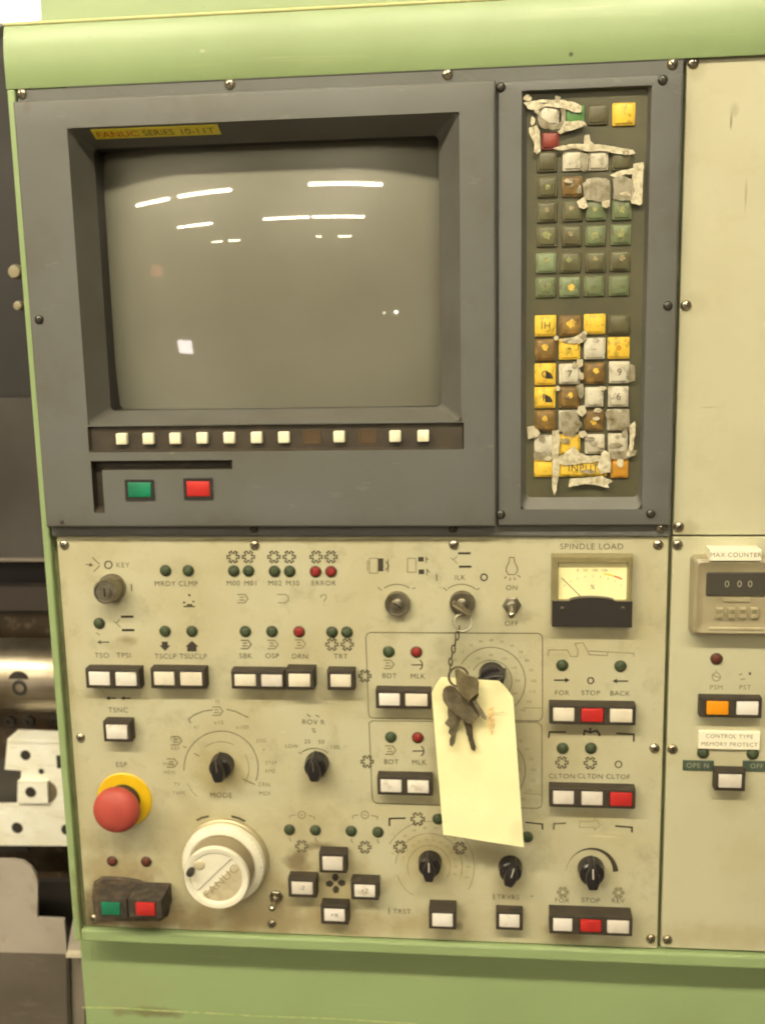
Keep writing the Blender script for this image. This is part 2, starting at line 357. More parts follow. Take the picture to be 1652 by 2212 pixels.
o = mk('shop_wall', bm, mat('shop_wall_paint', (0.50, 0.45, 0.33), 0.8, col2=(0.2, 0.17, 0.12), scale=0.6, lo=0.45, hi=0.55)); o['kind'] = 'structure'

# lit things across the shop that the tube mirrors
def glow(name, label, cat, x0, x1, z0, z1, col, st):
    t = thing(name, label, cat, ((x0 + x1) / 2, -4.0, z0))
    mk('back', bm_box(x0 - 0.02, x1 + 0.02, z0 - 0.02, z1 + 0.02, 4.01, 4.08), m_black, t)
    mk('lit_face', bm_box(x0, x1, z0, z1, 4.0, 4.0095), mat(name + '_glow', (0.8, 0.8, 0.8), 0.5, emit=col, estr=st), t)
glow('monitor', 'glowing white monitor across the shop, mirrored as a white square in the screen', 'monitor', -2.43, -2.13, 0.41, 0.64, (1, 0.88, 0.86), 17.0)
glow('lit_sign', 'dim red lit sign across the shop, mirrored in the left of the screen', 'sign', -2.96, -2.68, 1.72, 1.92, (1, 0.22, 0.12), 3.0)
glow('bench_lamp', 'larger bright bench lamp across the shop, mirrored right of the screen centre', 'lamp', 1.29, 1.35, 1.02, 1.07, (1, 0.95, 0.8), 40.0)
glow('bench_lamp', 'smaller bright bench lamp across the shop, mirrored left of the larger one', 'lamp', 1.11, 1.145, 1.02, 1.055, (1, 0.95, 0.8), 22.0)

# ------------------------------------------------------------------ green cabinet
PX0_ = -0.0068
def Z(z): return z + Z0
cab = thing('green_cabinet', 'pale green enamelled machine cabinet around the grey screen unit and beige panels', 'machine cabinet', (0.25, 0.0, Z(-0.36)))
XL, XI, XR = -0.0178, -0.0112, 1.10
# front frame: left stile, bottom lip and the mullion groove between the panels
mk('frame_stile', bm_box(XL, XI, Z(-0.3645), Z(0.3630), -0.12, 0.004, 0.0015), m_green, cab)
mk('frame_lip', bm_box(XI + 0.0002, XR, Z(-0.3645), Z(-0.3528), -0.06, 0.0045, 0.002), m_green, cab)
mk('mullion', bm_box(0.488, 0.508, Z(-0.3526), Z(0.3625), -0.05, -0.006), m_groove, cab)
mk('cross_rail', bm_box(XI, 0.4878, Z(-0.006), Z(0.0165), -0.05, -0.006), m_groove, cab)
mk('cross_rail', bm_box(0.5082, XR, Z(-0.006), Z(0.0165), -0.05, -0.006), m_groove, cab)
mk('stile_rebate', bm_box(XI, PX0_ - 0.0003, Z(-0.3526), Z(-0.0062), -0.05, -0.0015), m_groove, cab)
# hood: face, rounded bend, crease, upper face
prof = [(0.0035, 0.3632), (0.0040, 0.3640), (0.0040, 0.384)]
R_ = 0.0784
for k in range(1, 11):
    a = math.radians(20 * k / 10); prof.append((0.004 - R_ * (1 - math.cos(a)), 0.384 + R_ * math.sin(a)))
hc, zc = prof[-1]
prof += [(hc - 0.0006, zc + 0.0016), (hc - 0.001, zc + 0.0022), (hc - 0.006, zc + 0.05), (hc - 0.02, zc + 0.16)]
NB = len(prof) - 2
def sheet(name, prof, xs_):
    bm = bmesh.new(); rows = [[bm.verts.new((x, -h, Z(z))) for h, z in prof] for x in xs_]; bk = [bm.verts.new((xs_[0], 0.12, Z(z))) for h, z in prof]; n = len(prof)
    for a, b in zip(rows, rows[1:]):
        for i in range(n - 1): bm.faces.new((a[i], b[i], b[i + 1], a[i + 1]))
    for i in range(n - 1): bm.faces.new((rows[0][i], rows[0][i + 1], bk[i + 1], bk[i]))
    return mk(name, bm, m_green, cab, 40)
sheet('hood', prof[:NB], (XL, 0.2, 0.5, XR))
sheet('hood_top', prof[NB - 1:], (D(86, 20).x, 0.2, 0.5, XR))
# worn bright edge along the crease
mk('crease_bead', bm_tube([(XL, -hc + 0.0006, Z(zc + 0.0008)), (XR, -hc + 0.0006, Z(zc + 0.0008))], 0.0016, 8), mat('worn_green_edge', (0.52, 0.52, 0.24), 0.4), cab, 60)
# lower door, set back under the lip
xd = D(178, 2130, -0.024).x
mk('lower_door', bm_box(xd, XR, Z(-0.75), Z(-0.3646), -0.10, -0.024, 0.003), m_green, cab)
bm = bmesh.new()
q = [(178, 2176), (260, 2177), (330, 2182), (450, 2188), (560, 2195), (720, 2200), (900, 2212)]
ribbon(bm, [xz(u, v, -0.0239) for u, v in q], 0.0016, -0.0237)
mk('weld_seam', bm, mat('worn_seam', (0.50, 0.52, 0.25), 0.5, col2=(0.27, 0.40, 0.135), scale=120, lo=0.4, hi=0.62), cab)
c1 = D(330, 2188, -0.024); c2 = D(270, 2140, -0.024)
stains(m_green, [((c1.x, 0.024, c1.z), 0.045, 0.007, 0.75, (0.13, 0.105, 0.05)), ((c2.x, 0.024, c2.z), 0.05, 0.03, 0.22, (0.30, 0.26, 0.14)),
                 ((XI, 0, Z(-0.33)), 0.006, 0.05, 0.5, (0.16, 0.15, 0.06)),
                 ((D(440, 113).x, 0, D(440, 113).z), 0.003, 0.0018, 0.8, (0.5, 0.5, 0.3)),
                 ((D(1232, 120).x, 0, D(1232, 120).z), 0.0022, 0.0022, 1.0, (0.07, 0.07, 0.03)), ((D(1095, 163).x, 0, D(1095, 163).z), 0.003, 0.0015, 1.0, (0.09, 0.09, 0.04))])

# ------------------------------------------------------------------ shared screws
def screw_src(r, kind, m):
    bm = bm_lathe([(r, 0), (r * 0.98, r * 0.18), (r * 0.8, r * 0.42), (r * 0.45, r * 0.56), (0, r * 0.6)], n=20, mi=0)
    for ang in ((35,) if kind == 1 else (20, 110)):
        t = bmesh.new(); bm_box(-r * 0.62, r * 0.62, -r * 0.11, r * 0.11, r * 0.2, r * 0.635, bm=t)
        t.transform(Matrix.Rotation(math.radians(ang), 4, 'Y'))
        for f in t.faces: f.material_index = 1
        me = bpy.data.meshes.new('tmp'); t.to_mesh(me); t.free(); bm.from_mesh(me); bpy.data.meshes.remove(me)
    me = bpy.data.meshes.new('screw'); bmesh.ops.recalc_face_normals(bm, faces=bm.faces); bm.to_mesh(me); bm.free()
    for x in m: me.materials.append(x)
    me.polygons.foreach_set('use_smooth', [True] * len(me.polygons)); me.set_sharp_from_angle(angle=math.radians(35))
    return me
ME_S = screw_src(0.0041, 2, (m_steel, m_slot)); ME_S1 = screw_src(0.0041, 1, (m_steel, m_slot)); ME_B = screw_src(0.0036, 2, (m_bsteel, m_slot))
def screw(u, v, parent, me=ME_S, h=0.0, rot=None):
    p = D(u, v, h + 0.001); p.y = -h
    o = bpy.data.objects.new('screw', me); C.objects.link(o); o.parent = parent; o.location = p - ORG[parent.name]
    o.rotation_euler = (0, random.uniform(0, 3) if rot is None else rot, 0)
    return o

# ------------------------------------------------------------------ beige plates
def plate(name, label, x0, x1, z0, z1, m):
    t = thing(name, label, 'control panel', ((x0 + x1) / 2, 0, Z(z0)))
    mk('plate', bm_box(x0, x1, Z(z0), Z(z1), -0.0055, 0.0, 0.0006, 1), m, t)
    return t
PX0, PX1, PZ0, PZ1 = -0.0068, 0.4965, -0.3518, 0.0068
panel = plate('control_panel', 'beige lower control panel crowded with buttons and knobs below the grey screen unit', PX0, PX1, PZ0, PZ1, m_beige)
blank = plate('blank_panel', 'plain beige upper right panel without any control, beside the grey keypad', 0.4996, XR - 0.01, 0.0082, 0.3680, m_beige2)
side = plate('side_panel', 'beige lower right panel with the counter and the orange button', 0.4996, XR - 0.01, -0.3505, 0.0068, m_beige2)
wear(m_beige, (0.24, 0.19, 0.10), 0.55, 300, 0.63, 0.72)
wear(m_beige, (0.30, 0.26, 0.155), 0.5, 34, 0.53, 0.70)
wear(m_beige, (0.62, 0.58, 0.40), 0.5, 60, 0.68, 0.72, (0.12, 1, 1.6))
wear(m_beige2, (0.30, 0.25, 0.14), 0.4, 240, 0.66, 0.74)
wear(m_beige2, (0.40, 0.355, 0.21), 0.4, 26, 0.54, 0.72)
wear(m_green, (0.12, 0.13, 0.06), 0.45, 150, 0.70, 0.76)
wear(m_green, (0.42, 0.46, 0.26), 0.35, 40, 0.60, 0.72, (0.15, 1, 2.5))
wear(m_grey, (0.19, 0.185, 0.16), 0.4, 90, 0.64, 0.72, (0.4, 1, 1))
wear(m_grey, (0.085, 0.075, 0.055), 0.4, 22, 0.54, 0.72)
def P3(u, v): p = D(u, v); return (p.x, 0, p.z)
stains(m_beige, [(P3(478, 1668), 0.031, 0.031, 0.55, (0.34, 0.27, 0.10)), (P3(250, 1880), 0.055, 0.04, 0.65, (0.27, 0.20, 0.09)), (P3(330, 1990), 0.09, 0.012, 0.75, (0.17, 0.125, 0.06)), (P3(420, 1800), 0.06, 0.05, 0.35, (0.33, 0.265, 0.13)),
                 (P3(280, 1960), 0.055, 0.035, 0.85, (0.16, 0.115, 0.055)), (P3(200, 1980), 0.02, 0.03, 0.9, (0.11, 0.08, 0.04)),
                 (P3(275, 1382), 0.013, 0.006, 0.7, (0.24, 0.185, 0.09)), (P3(250, 1395), 0.022, 0.008, 0.35, (0.28, 0.22, 0.12)),
                 (P3(560, 1960), 0.06, 0.05, 0.45, (0.33, 0.25, 0.12)), (P3(660, 1800), 0.07, 0.04, 0.4, (0.36, 0.29, 0.15)),
                 (P3(720, 1920), 0.05, 0.04, 0.6, (0.32, 0.25, 0.11)), (P3(930, 1860), 0.04, 0.035, 0.5, (0.34, 0.27, 0.12)),
                 (P3(1000, 1420), 0.03, 0.022, 0.5, (0.27, 0.245, 0.15)), (P3(1150, 1640), 0.05, 0.06, 0.35, (0.30, 0.255, 0.15)),
                 (P3(985, 2000), 0.009, 0.006, 0.85, (0.13, 0.10, 0.05)), (P3(1230, 2020), 0.022, 0.012, 0.75, (0.18, 0.13, 0.06)),
                 (P3(1060, 1850), 0.035, 0.012, 0.5, (0.26, 0.22, 0.12)), (P3(400, 1230), 0.05, 0.012, 0.18, (0.30, 0.25, 0.12)),
                 (P3(1275, 1765), 0.03, 0.01, 0.35, (0.36, 0.31, 0.13)), (P3(650, 1990), 0.20, 0.022, 0.5, (0.30, 0.22, 0.10)),
                 (P3(150, 1600), 0.012, 0.14, 0.35, (0.28, 0.23, 0.10)),
                 (P3(250, 1500), 0.035, 0.014, 0.40, (0.28, 0.235, 0.13)), (P3(390, 1498), 0.034, 0.010, 0.35, (0.28, 0.235, 0.13)), (P3(590, 1500), 0.045, 0.012, 0.45, (0.29, 0.24, 0.13)),
                 (P3(735, 1510), 0.020, 0.022, 0.45, (0.33, 0.28, 0.15)), (P3(865, 1545), 0.035, 0.010, 0.35, (0.29, 0.25, 0.14)), (P3(1280, 1575), 0.045, 0.009, 0.40, (0.28, 0.23, 0.13)),
                 (P3(680, 1680), 0.026, 0.022, 0.40, (0.31, 0.26, 0.13)), (P3(1100, 1900), 0.024, 0.026, 0.40, (0.30, 0.25, 0.13)), (P3(1280, 1890), 0.03, 0.026, 0.30, (0.32, 0.27, 0.15)),
                 (P3(240, 1275), 0.022, 0.018, 0.30, (0.30, 0.25, 0.13)), (P3(640, 1860), 0.016, 0.012, 0.8, (0.15, 0.115, 0.06)), (P3(696, 1828), 0.018, 0.006, 0.8, (0.15, 0.115, 0.06)), (P3(700, 1168), 0.28, 0.003, 0.6, (0.22, 0.19, 0.09))])
stains(m_beige2, [(P3(1585, 240), 0.004, 0.006, 0.4, (0.22, 0.20, 0.11)), (P3(1578, 262), 0.0012, 0.008, 0.8, (0.16, 0.14, 0.08)), (P3(1560, 600), 0.03, 0.05, 0.18, (0.36, 0.32, 0.17)),
                  (P3(1600, 1850), 0.03, 0.03, 0.3, (0.40, 0.34, 0.17)), (P3(1545, 1640), 0.05, 0.03, 0.3, (0.38, 0.32, 0.17)), (P3(1550, 2020), 0.10, 0.015, 0.4, (0.34, 0.27, 0.13)), (P3(1610, 420), 0.0012, 0.018, 0.55, (0.28, 0.24, 0.15)), (P3(1530, 880), 0.010, 0.0010, 0.5, (0.30, 0.26, 0.16)), (P3(1500, 660), 0.012, 0.012, 0.3, (0.33, 0.28, 0.16)),
                  (P3(1500, 150), 0.012, 0.010, 0.35, (0.30, 0.26, 0.15)), (P3(1480, 1140), 0.012, 0.010, 0.45, (0.28, 0.23, 0.13)), (P3(1590, 1560), 0.035, 0.010, 0.35, (0.30, 0.26, 0.15)), (P3(1575, 1725), 0.025, 0.018, 0.3, (0.33, 0.28, 0.16)), (P3(1600, 1020), 0.04, 0.05, 0.2, (0.38, 0.34, 0.21))])
for u, v in ((139, 1177), (550, 1178), (980, 1177), (1421, 1177), (174, 1594), (203, 1985), (587, 1997), (1405, 2029), (1413, 1617)): screw(u, v, panel, ME_S1 if (u + v) % 2 else ME_S)
for u, v in ((1497, 136), (1481, 660), (1466, 1138)): screw(u, v, blank)
for u, v in ((1463, 1177), (1452, 1619), (1441, 2031)): screw(u, v, side)

# ------------------------------------------------------------------ indicator lamps (parts of the plates)
def led_meshes():
    bm = bm_lathe([(0.0050, 0), (0.0050, 0.0007), (0.0046, 0.0010), (0.0044, 0.0007), (0.0044, 0)], n=24)
    ringm = bpy.data.meshes.new('indicator_lamp'); bmesh.ops.recalc_face_normals(bm, faces=bm.faces); bm.to_mesh(ringm); bm.free(); ringm.materials.append(m_ledring)
    out = {}
    for k, m in (('g', m_ledg), ('r', m_ledr), ('d', m_ledd)):
        bm = bm_lathe([(0.0043, 0.0002), (0.0041, 0.0012), (0.0031, 0.0022), (0.0015, 0.0027), (0, 0.0028)], n=24)
        l = bpy.data.meshes.new('lens'); bmesh.ops.recalc_face_normals(bm, faces=bm.faces); bm.to_mesh(l); bm.free(); l.materials.append(m)
        l.polygons.foreach_set('use_smooth', [True] * len(l.polygons)); out[k] = l
    ringm.polygons.foreach_set('use_smooth', [True] * len(ringm.polygons)); ringm.set_sharp_from_angle(angle=math.radians(40))
    return ringm, out
LEDR, LEDL = led_meshes()
def led(u, v, k='g', parent=None):
    parent = parent or panel
    p = D(u, v, 0.001); p.y = 0
    o = bpy.data.objects.new('indicator_lamp', LEDR); C.objects.link(o); o.parent = parent; o.location = p - ORG[parent.name]; ORG[o.name] = p
    l = bpy.data.objects.new('lens', LEDL[k]); C.objects.link(l); l.parent = o; l.location = (0, 0, 0)
    if k != 'g': o['label'] = 'red indicator lamp'
for u, v in ((357.5, 1233), (406.5, 1233), (505, 1233.5), (536.7, 1233.5), (592.9, 1234.5), (625.5, 1234.5), (214.4, 1347), (356.6, 1364), (414.5, 1364), (529.8, 1364.5), (587.2, 1364.5),
             (716.9, 1366), (749, 1366), (839.4, 1408.3), (844, 1593), (1213.7, 1437.6), (1339.3, 1439.4), (1214.6, 1617), (1275.6, 1617), (625, 1793), (681, 1794), (758.3, 1796), (816, 1798.3), (946, 1770), (1138, 1808.5)): led(u, v)
for u, v in ((681.2, 1235), (714.7, 1235), (645.7, 1365), (899, 1409), (902, 1594)): led(u, v, 'r')
led(242.6, 1861, 'd'); led(315.8, 1862, 'd')
led(1547, 1423.6, 'd', side); led(1518, 1627, 'g', side); led(1625, 1629, 'g', side)

# ------------------------------------------------------------------ push buttons
def block(name, label, caps, hb=0.011, ml=0.0024, mr=0.0024, mt=0.0025, mb=0.0023, bm_=None, group=None, capname='cap', zfix=True):
    """black bezel that stands hb proud of the panel with one coloured cap per opening; caps = (u0, v0, u1, v1, material)"""
    R4 = [RECT(c[0], c[1], c[2], c[3], hb) for c in caps]
    if zfix:
        za = sum(r[2] for r in R4) / len(R4); zb = sum(r[3] for r in R4) / len(R4); R4 = [(r[0], r[1], za, zb) for r in R4]
    x0, x1 = R4[0][0] - ml, R4[-1][1] + mr; z0, z1 = R4[0][2] - mb, R4[0][3] + mt
    t = thing(name, label, 'push button', ((x0 + x1) / 2, 0, z0), group)
    xs = [x0] + [q for r in R4 for q in (r[0], r[1])] + [x1]; zs = [z0, R4[0][2], R4[0][3], z1]
    bm = bmesh.new(); hi = hb - 0.0035
    F = [[bm.verts.new((x, -hb, z)) for z in zs] for x in xs]
    for i in range(len(xs) - 1):
        for j in range(3):
            if j == 1 and i % 2 == 1:
                B = [bm.verts.new((q.co.x, -hi, q.co.z)) for q in (F[i][1], F[i + 1][1], F[i + 1][2], F[i][2])]
                G = (F[i][1], F[i + 1][1], F[i + 1][2], F[i][2])
                for k in range(4): bm.faces.new((G[k], G[(k + 1) % 4], B[(k + 1) % 4], B[k]))
                bm.faces.new(B)
            else: bm.faces.new((F[i][j], F[i + 1][j], F[i + 1][j + 1], F[i][j + 1]))
    per = [F[i][0] for i in range(len(xs))] + [F[-1][j] for j in range(1, 4)] + [F[i][3] for i in range(len(xs) - 2, -1, -1)] + [F[0][j] for j in (2, 1)]
    bk = [bm.verts.new((q.co.x, 0.0, q.co.z)) for q in per]; n = len(per)
    for k in range(n): bm.faces.new((per[k], bk[k], bk[(k + 1) % n], per[(k + 1) % n]))
    bmesh.ops.recalc_face_normals(bm, faces=bm.faces)
    es = [e for e in bm.edges if e.is_valid and ((e.verts[0] in per and e.verts[1] in per and len(e.link_faces) == 2 and abs(e.calc_face_angle(0)) > 1) )]
    bmesh.ops.bevel(bm, geom=es, offset=0.0005, segments=2, affect='EDGES', profile=0.5)
    mk('bezel', bm, bm_ or m_bezel, t, 35)
    for r, c in zip(R4, caps):
        g = 0.0004; pr = random.uniform(-0.0003, 0.0009)
        o = mk(capname, bm_box(r[0] + g, r[1] - g, r[2] + g, r[3] - g, hi + 0.0002, hb + 0.0005 + pr, 0.0007, 2), random.choice(WHITES) if c[4] is m_white else c[4], t, 40)
        if len(c) > 5 and c[5]: o['label'] = c[5]
    return t, R4
WHITES = [m_white, mat('yellowed_white_cap', (0.72, 0.66, 0.54), 0.38, col2=(0.60, 0.53, 0.40), scale=70, lo=0.45, hi=0.8), mat('dull_white_cap', (0.66, 0.61, 0.55), 0.4, col2=(0.56, 0.50, 0.42), scale=90, lo=0.45, hi=0.8),
          mat('smudged_white_cap', (0.74, 0.70, 0.64), 0.36, col2=(0.50, 0.44, 0.34), scale=110, lo=0.52, hi=0.75)]
m_grime = mat('grimy_bezel', (0.034, 0.026, 0.020), 0.75, col2=(0.085, 0.064, 0.044), scale=140, lo=0.45, hi=0.75, bump=0.12, bscale=300)
W_, R_c, G_c, O_c = m_white, m_red, m_greenc, m_orange
block('push_button', 'pair of white buttons in a black bezel printed TSO and TPSI', [(191.6, 1450.7, 238.6, 1481.8, W_), (249.5, 1451.5, 296.5, 1481.8, W_)])
block('push_button', 'pair of white buttons in a black bezel below the filled up and down arrows', [(331.9, 1450.7, 377.8, 1481.8, W_), (388.6, 1451.5, 437.5, 1482, W_)])
tri, r3 = block('push_button', 'two joined white buttons printed SBK and OSP', [(506, 1456.5, 553.7, 1483.2, W_), (563.8, 1456.5, 610.8, 1483, W_)], mt=0.0030, mr=0.0012)
block('push_button', 'white button printed DRN whose black bezel stands higher than its two neighbours', [(622.4, 1455, 671.2, 1484, W_)], hb=0.0150, mt=0.0030)
block('push_button', 'single white button printed TRT under two gear symbols', [(712.8, 1456, 759, 1485, W_)], mt=0.0030)
block('push_button', 'pair of white BDT and MLK buttons in the upper outlined box beside the tag', [(817.6, 1497.7, 864.6, 1524.8, W_), (874.4, 1497.7, 924, 1526, W_)])
block('push_button', 'pair of white BDT and MLK buttons in the lower outlined box beside the tag', [(821, 1684, 868, 1712, W_), (879, 1684.5, 927, 1713, W_)])
block('push_button', 'small white button printed TSNC above the red emergency stop', [(229.6, 1565, 276.6, 1597, W_)])
block('push_button', 'white, red and white buttons printed FOR, STOP and BACK below the load meter', [(1193, 1528.4, 1240.8, 1557.8, W_), (1254, 1529.5, 1303, 1560.5, R_c, 'red cap'), (1315.6, 1530.5, 1366, 1561, W_)])
block('push_button', 'white, white and red buttons printed CLTON, CLTDN and CLTOF', [(1193, 1708.4, 1240, 1738, W_), (1254, 1709.4, 1302, 1740, W_), (1315.6, 1711, 1365.5, 1742, R_c, 'red cap')])
block('push_button', 'white, red and white buttons under the knob with the crescent scale', [(1193, 1984, 1236.5, 2013, W_), (1252, 1985.5, 1299, 2014, R_c, 'red cap'), (1309.5, 1987.5, 1359, 2016, W_)], hb=0.016)
block('push_button', 'white button printed TRVRS under the tilted knob right of the hanging tag', [(1077, 1975, 1122.6, 2004, W_)], hb=0.010)
block('push_button', 'white button in a tall black bezel printed TRST, under the dial with four gear marks', [(932, 1973, 978.5, 2002, W_)], hb=0.017)
for lab, c, ch in (('white jog button above the four small arrows', (695.8, 1850, 741.5, 1880), '-X'), ('white jog button left of the four small arrows', (629, 1904.4, 676.6, 1932.6), '-Z'),
               ('white jog button right of the four small arrows', (764.5, 1911, 811, 1938), '+Z'), ('white jog button below the four small arrows', (699.4, 1963, 745.5, 1991), '+X')):
    t, r = block('push_button', lab, [(*c, W_)], hb=0.012, mt=0.0028, mb=0.0026, ml=0.0026, mr=0.0026)
    cp = [o for o in t.children if o.name.startswith('cap')][0]
    text(ch, (c[0] + c[2]) / 2, (c[1] + c[3]) / 2, 9, m_ink, cp, hh=0.0127)
block('push_button', 'orange and white buttons printed PSM and PST on the right hand panel', [(1523.5, 1513.5, 1573.4, 1544, O_c, 'orange cap'), (1588.6, 1515, 1637.8, 1545.2, W_)], hb=0.009, ml=0.0045)
block('push_button', 'white button under the green embossed label strips on the right hand panel', [(1550, 1672, 1602.3, 1703, W_)], hb=0.010)
for lab, c, m in (('green machine start button in a deep grimy guard at the lower left corner', (219.5, 1948.5, 261, 1976.7), G_c), ('red machine stop button in a deep grimy guard near the lower left corner', (293.6, 1948.5, 336.5, 1977.4), R_c)):
    block('push_button', lab, [(*c, m)], hb=0.027, mt=0.0030, mb=0.0024, ml=0.0030 if m is G_c else 0.0065, mr=0.0058, bm_=m_grime)
# smeared grime round the two guards: a lump of hardened paste
bm = bmesh.new()
out = [(206, 1990), (199, 1940), (203, 1904), (222, 1892), (262, 1893), (300, 1899), (334, 1913), (358, 1935), (368, 1956), (364, 1978), (346, 1990)]
bm_prism([xz(u, v) for u, v in out], 0.0, 0.0032, bm, inset=0.08)
mk('grime_patch', bm, mat('grime', (0.055, 0.040, 0.028), 0.7, col2=(0.13, 0.095, 0.055), scale=130, lo=0.45, hi=0.7, bump=0.3, bscale=300), panel, 30)

# ------------------------------------------------------------------ emergency stop
c0 = D(269.5, 1727, 0.001)
es = thing('emergency_stop', 'red mushroom emergency stop button on a yellow ring at the left panel edge', 'emergency stop', (c0.x, 0, c0.z))
mk('yellow_ring', bm_lathe([(0.0245, 0), (0.0245, 0.0014), (0.0238, 0.002), (0.012, 0.002), (0.012, 0.0)], c0.x, c0.z, 48), m_yellow, es, 35)
mk('collar', bm_lathe([(0.0145, 0.002), (0.0145, 0.008), (0.0158, 0.009), (0.0158, 0.0125), (0.0135, 0.0135), (0.0135, 0.020)], c0.x, c0.z, 40), m_bezel, es, 30)
rh = 49 * S(260, 1747, 0.024)
mk('mushroom_head', bm_lathe([(0.0, 0.0155), (rh * 0.9, 0.016), (rh * 0.985, 0.0175), (rh, 0.020), (rh * 0.985, 0.0235), (rh * 0.9, 0.0265), (rh * 0.7, 0.0292), (rh * 0.4, 0.0308), (0, 0.0313)], c0.x, c0.z, 56), m_estop, es, 60)

# ------------------------------------------------------------------ hand wheel
c0 = D(487, 1858, 0.003); hx, hz = c0.x, c0.z
hw = thing('hand_wheel', 'round white aluminium pulse hand wheel with a raised rim and spinner knob', 'hand wheel', (hx, 0, hz))
ra = 91 * S(487, 1860, 0.005)
mk('base_flange', bm_lathe([(ra * 1.02, 0), (ra * 1.02, 0.004), (ra * 0.985, 0.005), (ra * 0.985, 0.0068), (0, 0.0068)], hx, hz, 72), mat('flange_steel', (0.48, 0.42, 0.27), 0.45, 0.4), hw, 30)
mk('graduated_ring', bm_lathe([(ra * 0.97, 0.0068), (ra * 0.975, 0.0100), (ra * 0.95, 0.0122), (ra * 0.82, 0.0145), (ra * 0.79, 0.0145), (ra * 0.77, 0.0132), (ra * 0.6, 0.0132)], hx, hz, 72), m_alu, hw, 35)
bm = bmesh.new()
for k in range(50):
    a = 2 * math.pi * k / 50; r0, r1 = ra * 0.962, ra * (0.905 if k % 5 else 0.87)
    p = [(hx + r0 * math.cos(a), hz + r0 * math.sin(a)), (hx + r1 * math.cos(a), hz + r1 * math.sin(a))]
    d = Vector((-math.sin(a), math.cos(a))) * 0.00018
    def hh(r): return 0.0122 + (0.95 * ra - r) / (0.13 * ra) * 0.0023 + 0.00012 if r < 0.95 * ra else 0.0123
    vs = [bm.verts.new((q[0] + s * d.x, -hh(rr) - 0.0001, q[1] + s * d.y)) for q, rr, s in ((p[0], r0 * 0.985, -1), (p[0], r0 * 0.985, 1), (p[1], r1, 1), (p[1], r1, -1))]
    bm.faces.new(vs)
mk('graduation', bm, mat('faint_graduation', (0.56, 0.51, 0.38), 0.6), hw)
rk = 70.5 * S(469, 1894, 0.034)
mk('barrel', bm_lathe([(rk * 1.0, 0.0132), (rk * 0.985, 0.030)], hx, hz, 64), mat('knurled_barrel', (0.30, 0.25, 0.155), 0.6, 0.2), hw, 30)
mk('rim', bm_lathe([(rk * 0.985, 0.030), (rk * 1.0, 0.0305), (rk * 1.0, 0.0325), (rk * 0.97, 0.0342), (rk * 0.84, 0.0342), (rk * 0.80, 0.0335), (rk * 0.78, 0.0318), (0, 0.0318)], hx, hz, 72), m_alu, hw, 35)
# lower half of the face: recessed segment cut along a slanting chord with the cast lettering
ang = math.radians(45); ca, sa = math.cos(ang), math.sin(ang)
seg = []
for k in range(25):
    a = math.radians(-135 + 8 + (180 - 16) * k / 24 ); seg.append((hx + rk * 0.77 * math.cos(a), hz + rk * 0.77 * math.sin(a)))
mk('recessed_face', bm_prism(seg, 0.0318, 0.0322), m_aluf, hw)
up = [(hx + rk * 0.8 * math.cos(math.radians(45 + 8 + (180 - 16) * k / 24)), hz + rk * 0.8 * math.sin(math.radians(45 + 8 + (180 - 16) * k / 24))) for k in range(25)]
mk('raised_face', bm_prism(up, 0.0318, 0.0331, inset=0.05), m_alu, hw, 30)
fc = Vector((hx + rk * 0.13, -0.0323, hz - rk * 0.13))
t = text('FANUC', 478, 1893, 17, mat('cast_letters', (0.34, 0.28, 0.17), 0.6), hw, hh=0.0325, rot=-45, stretch=1.2); t.location = fc - ORG[hw.name]
sp = D(409, 1888.6, 0.040)
mk('spinner_pin', bm_lathe([(0.0031, 0.030), (0.0031, 0.039), (0.0024, 0.0402), (0, 0.0406)], sp.x, sp.z, 20), m_bsteel, hw, 40)
mk('pin_boss', bm_lathe([(0.0050, 0.033), (0.0046, 0.0338), (0.003, 0.0342), (0, 0.0342)], D(428, 1872, 0.036).x, D(428, 1872, 0.036).z, 24), m_aluf, hw, 50)

# ------------------------------------------------------------------ rotary knobs
def knob(label, u, v, rot=0.0, k=1.0, pm=None):
    p = D(u, v, 0.006); x, z = p.x, p.z
    t = thing('rotary_knob', label, 'rotary knob', (x, 0, z))
    mk('skirt', bm_lathe([(0.0104 * k, 0), (0.0104 * k, 0.003), (0.0098 * k, 0.0055), (0.0094 * k, 0.011), (0.0080 * k, 0.0125), (0, 0.0128)], x, z, 36), m_knob, t, 35)
    prof = [(-0.0040, -0.0108), (0.0040, -0.0108), (0.0062, -0.004), (0.0064, 0.002), (0.0036, 0.0085), (0.0008, 0.0128), (-0.0008, 0.0128), (-0.0036, 0.0085), (-0.0064, 0.002), (-0.0062, -0.004)]
    bm = bm_prism([(a * k, b * k) for a, b in prof], 0.004, 0.0205, inset=0.2)
    bmesh.ops.recalc_face_normals(bm, faces=bm.faces)
    bmesh.ops.bevel(bm, geom=[e for e in bm.edges if max(abs(q.co.y) for q in e.verts) > 0.02 or abs(e.verts[0].co.y - e.verts[1].co.y) > 0.01], offset=0.0011, segments=3, affect='EDGES', profile=0.5)
    bm.transform(Matrix.Translation((x, 0, z)) @ Matrix.Rotation(math.radians(rot), 4, 'Y'))
    mk('grip', bm, m_knob, t, 50)
    bm = bm_prism([(a * k, b * k) for a, b in ((-0.0005, 0.001), (0.0005, 0.001), (0.0005, 0.0095), (-0.0005, 0.0095))], 0.02, 0.02065)
    bm.transform(Matrix.Translation((x, 0, z)) @ Matrix.Rotation(math.radians(rot), 4, 'Y'))
    mk('pointer_line', bm, pm or m_ink, t)
    return t
m_ptr = mat('pointer_white', (0.55, 0.52, 0.45), 0.4)
knob('black pointer knob printed MODE in the large double ring dial', 478, 1656, -3)
knob('black pointer knob under the short arc marked 25 50 100', 683, 1654, -3)
knob('black pointer knob turned sideways behind the top of the hanging tag', 1062, 1462, 62, 1.05)
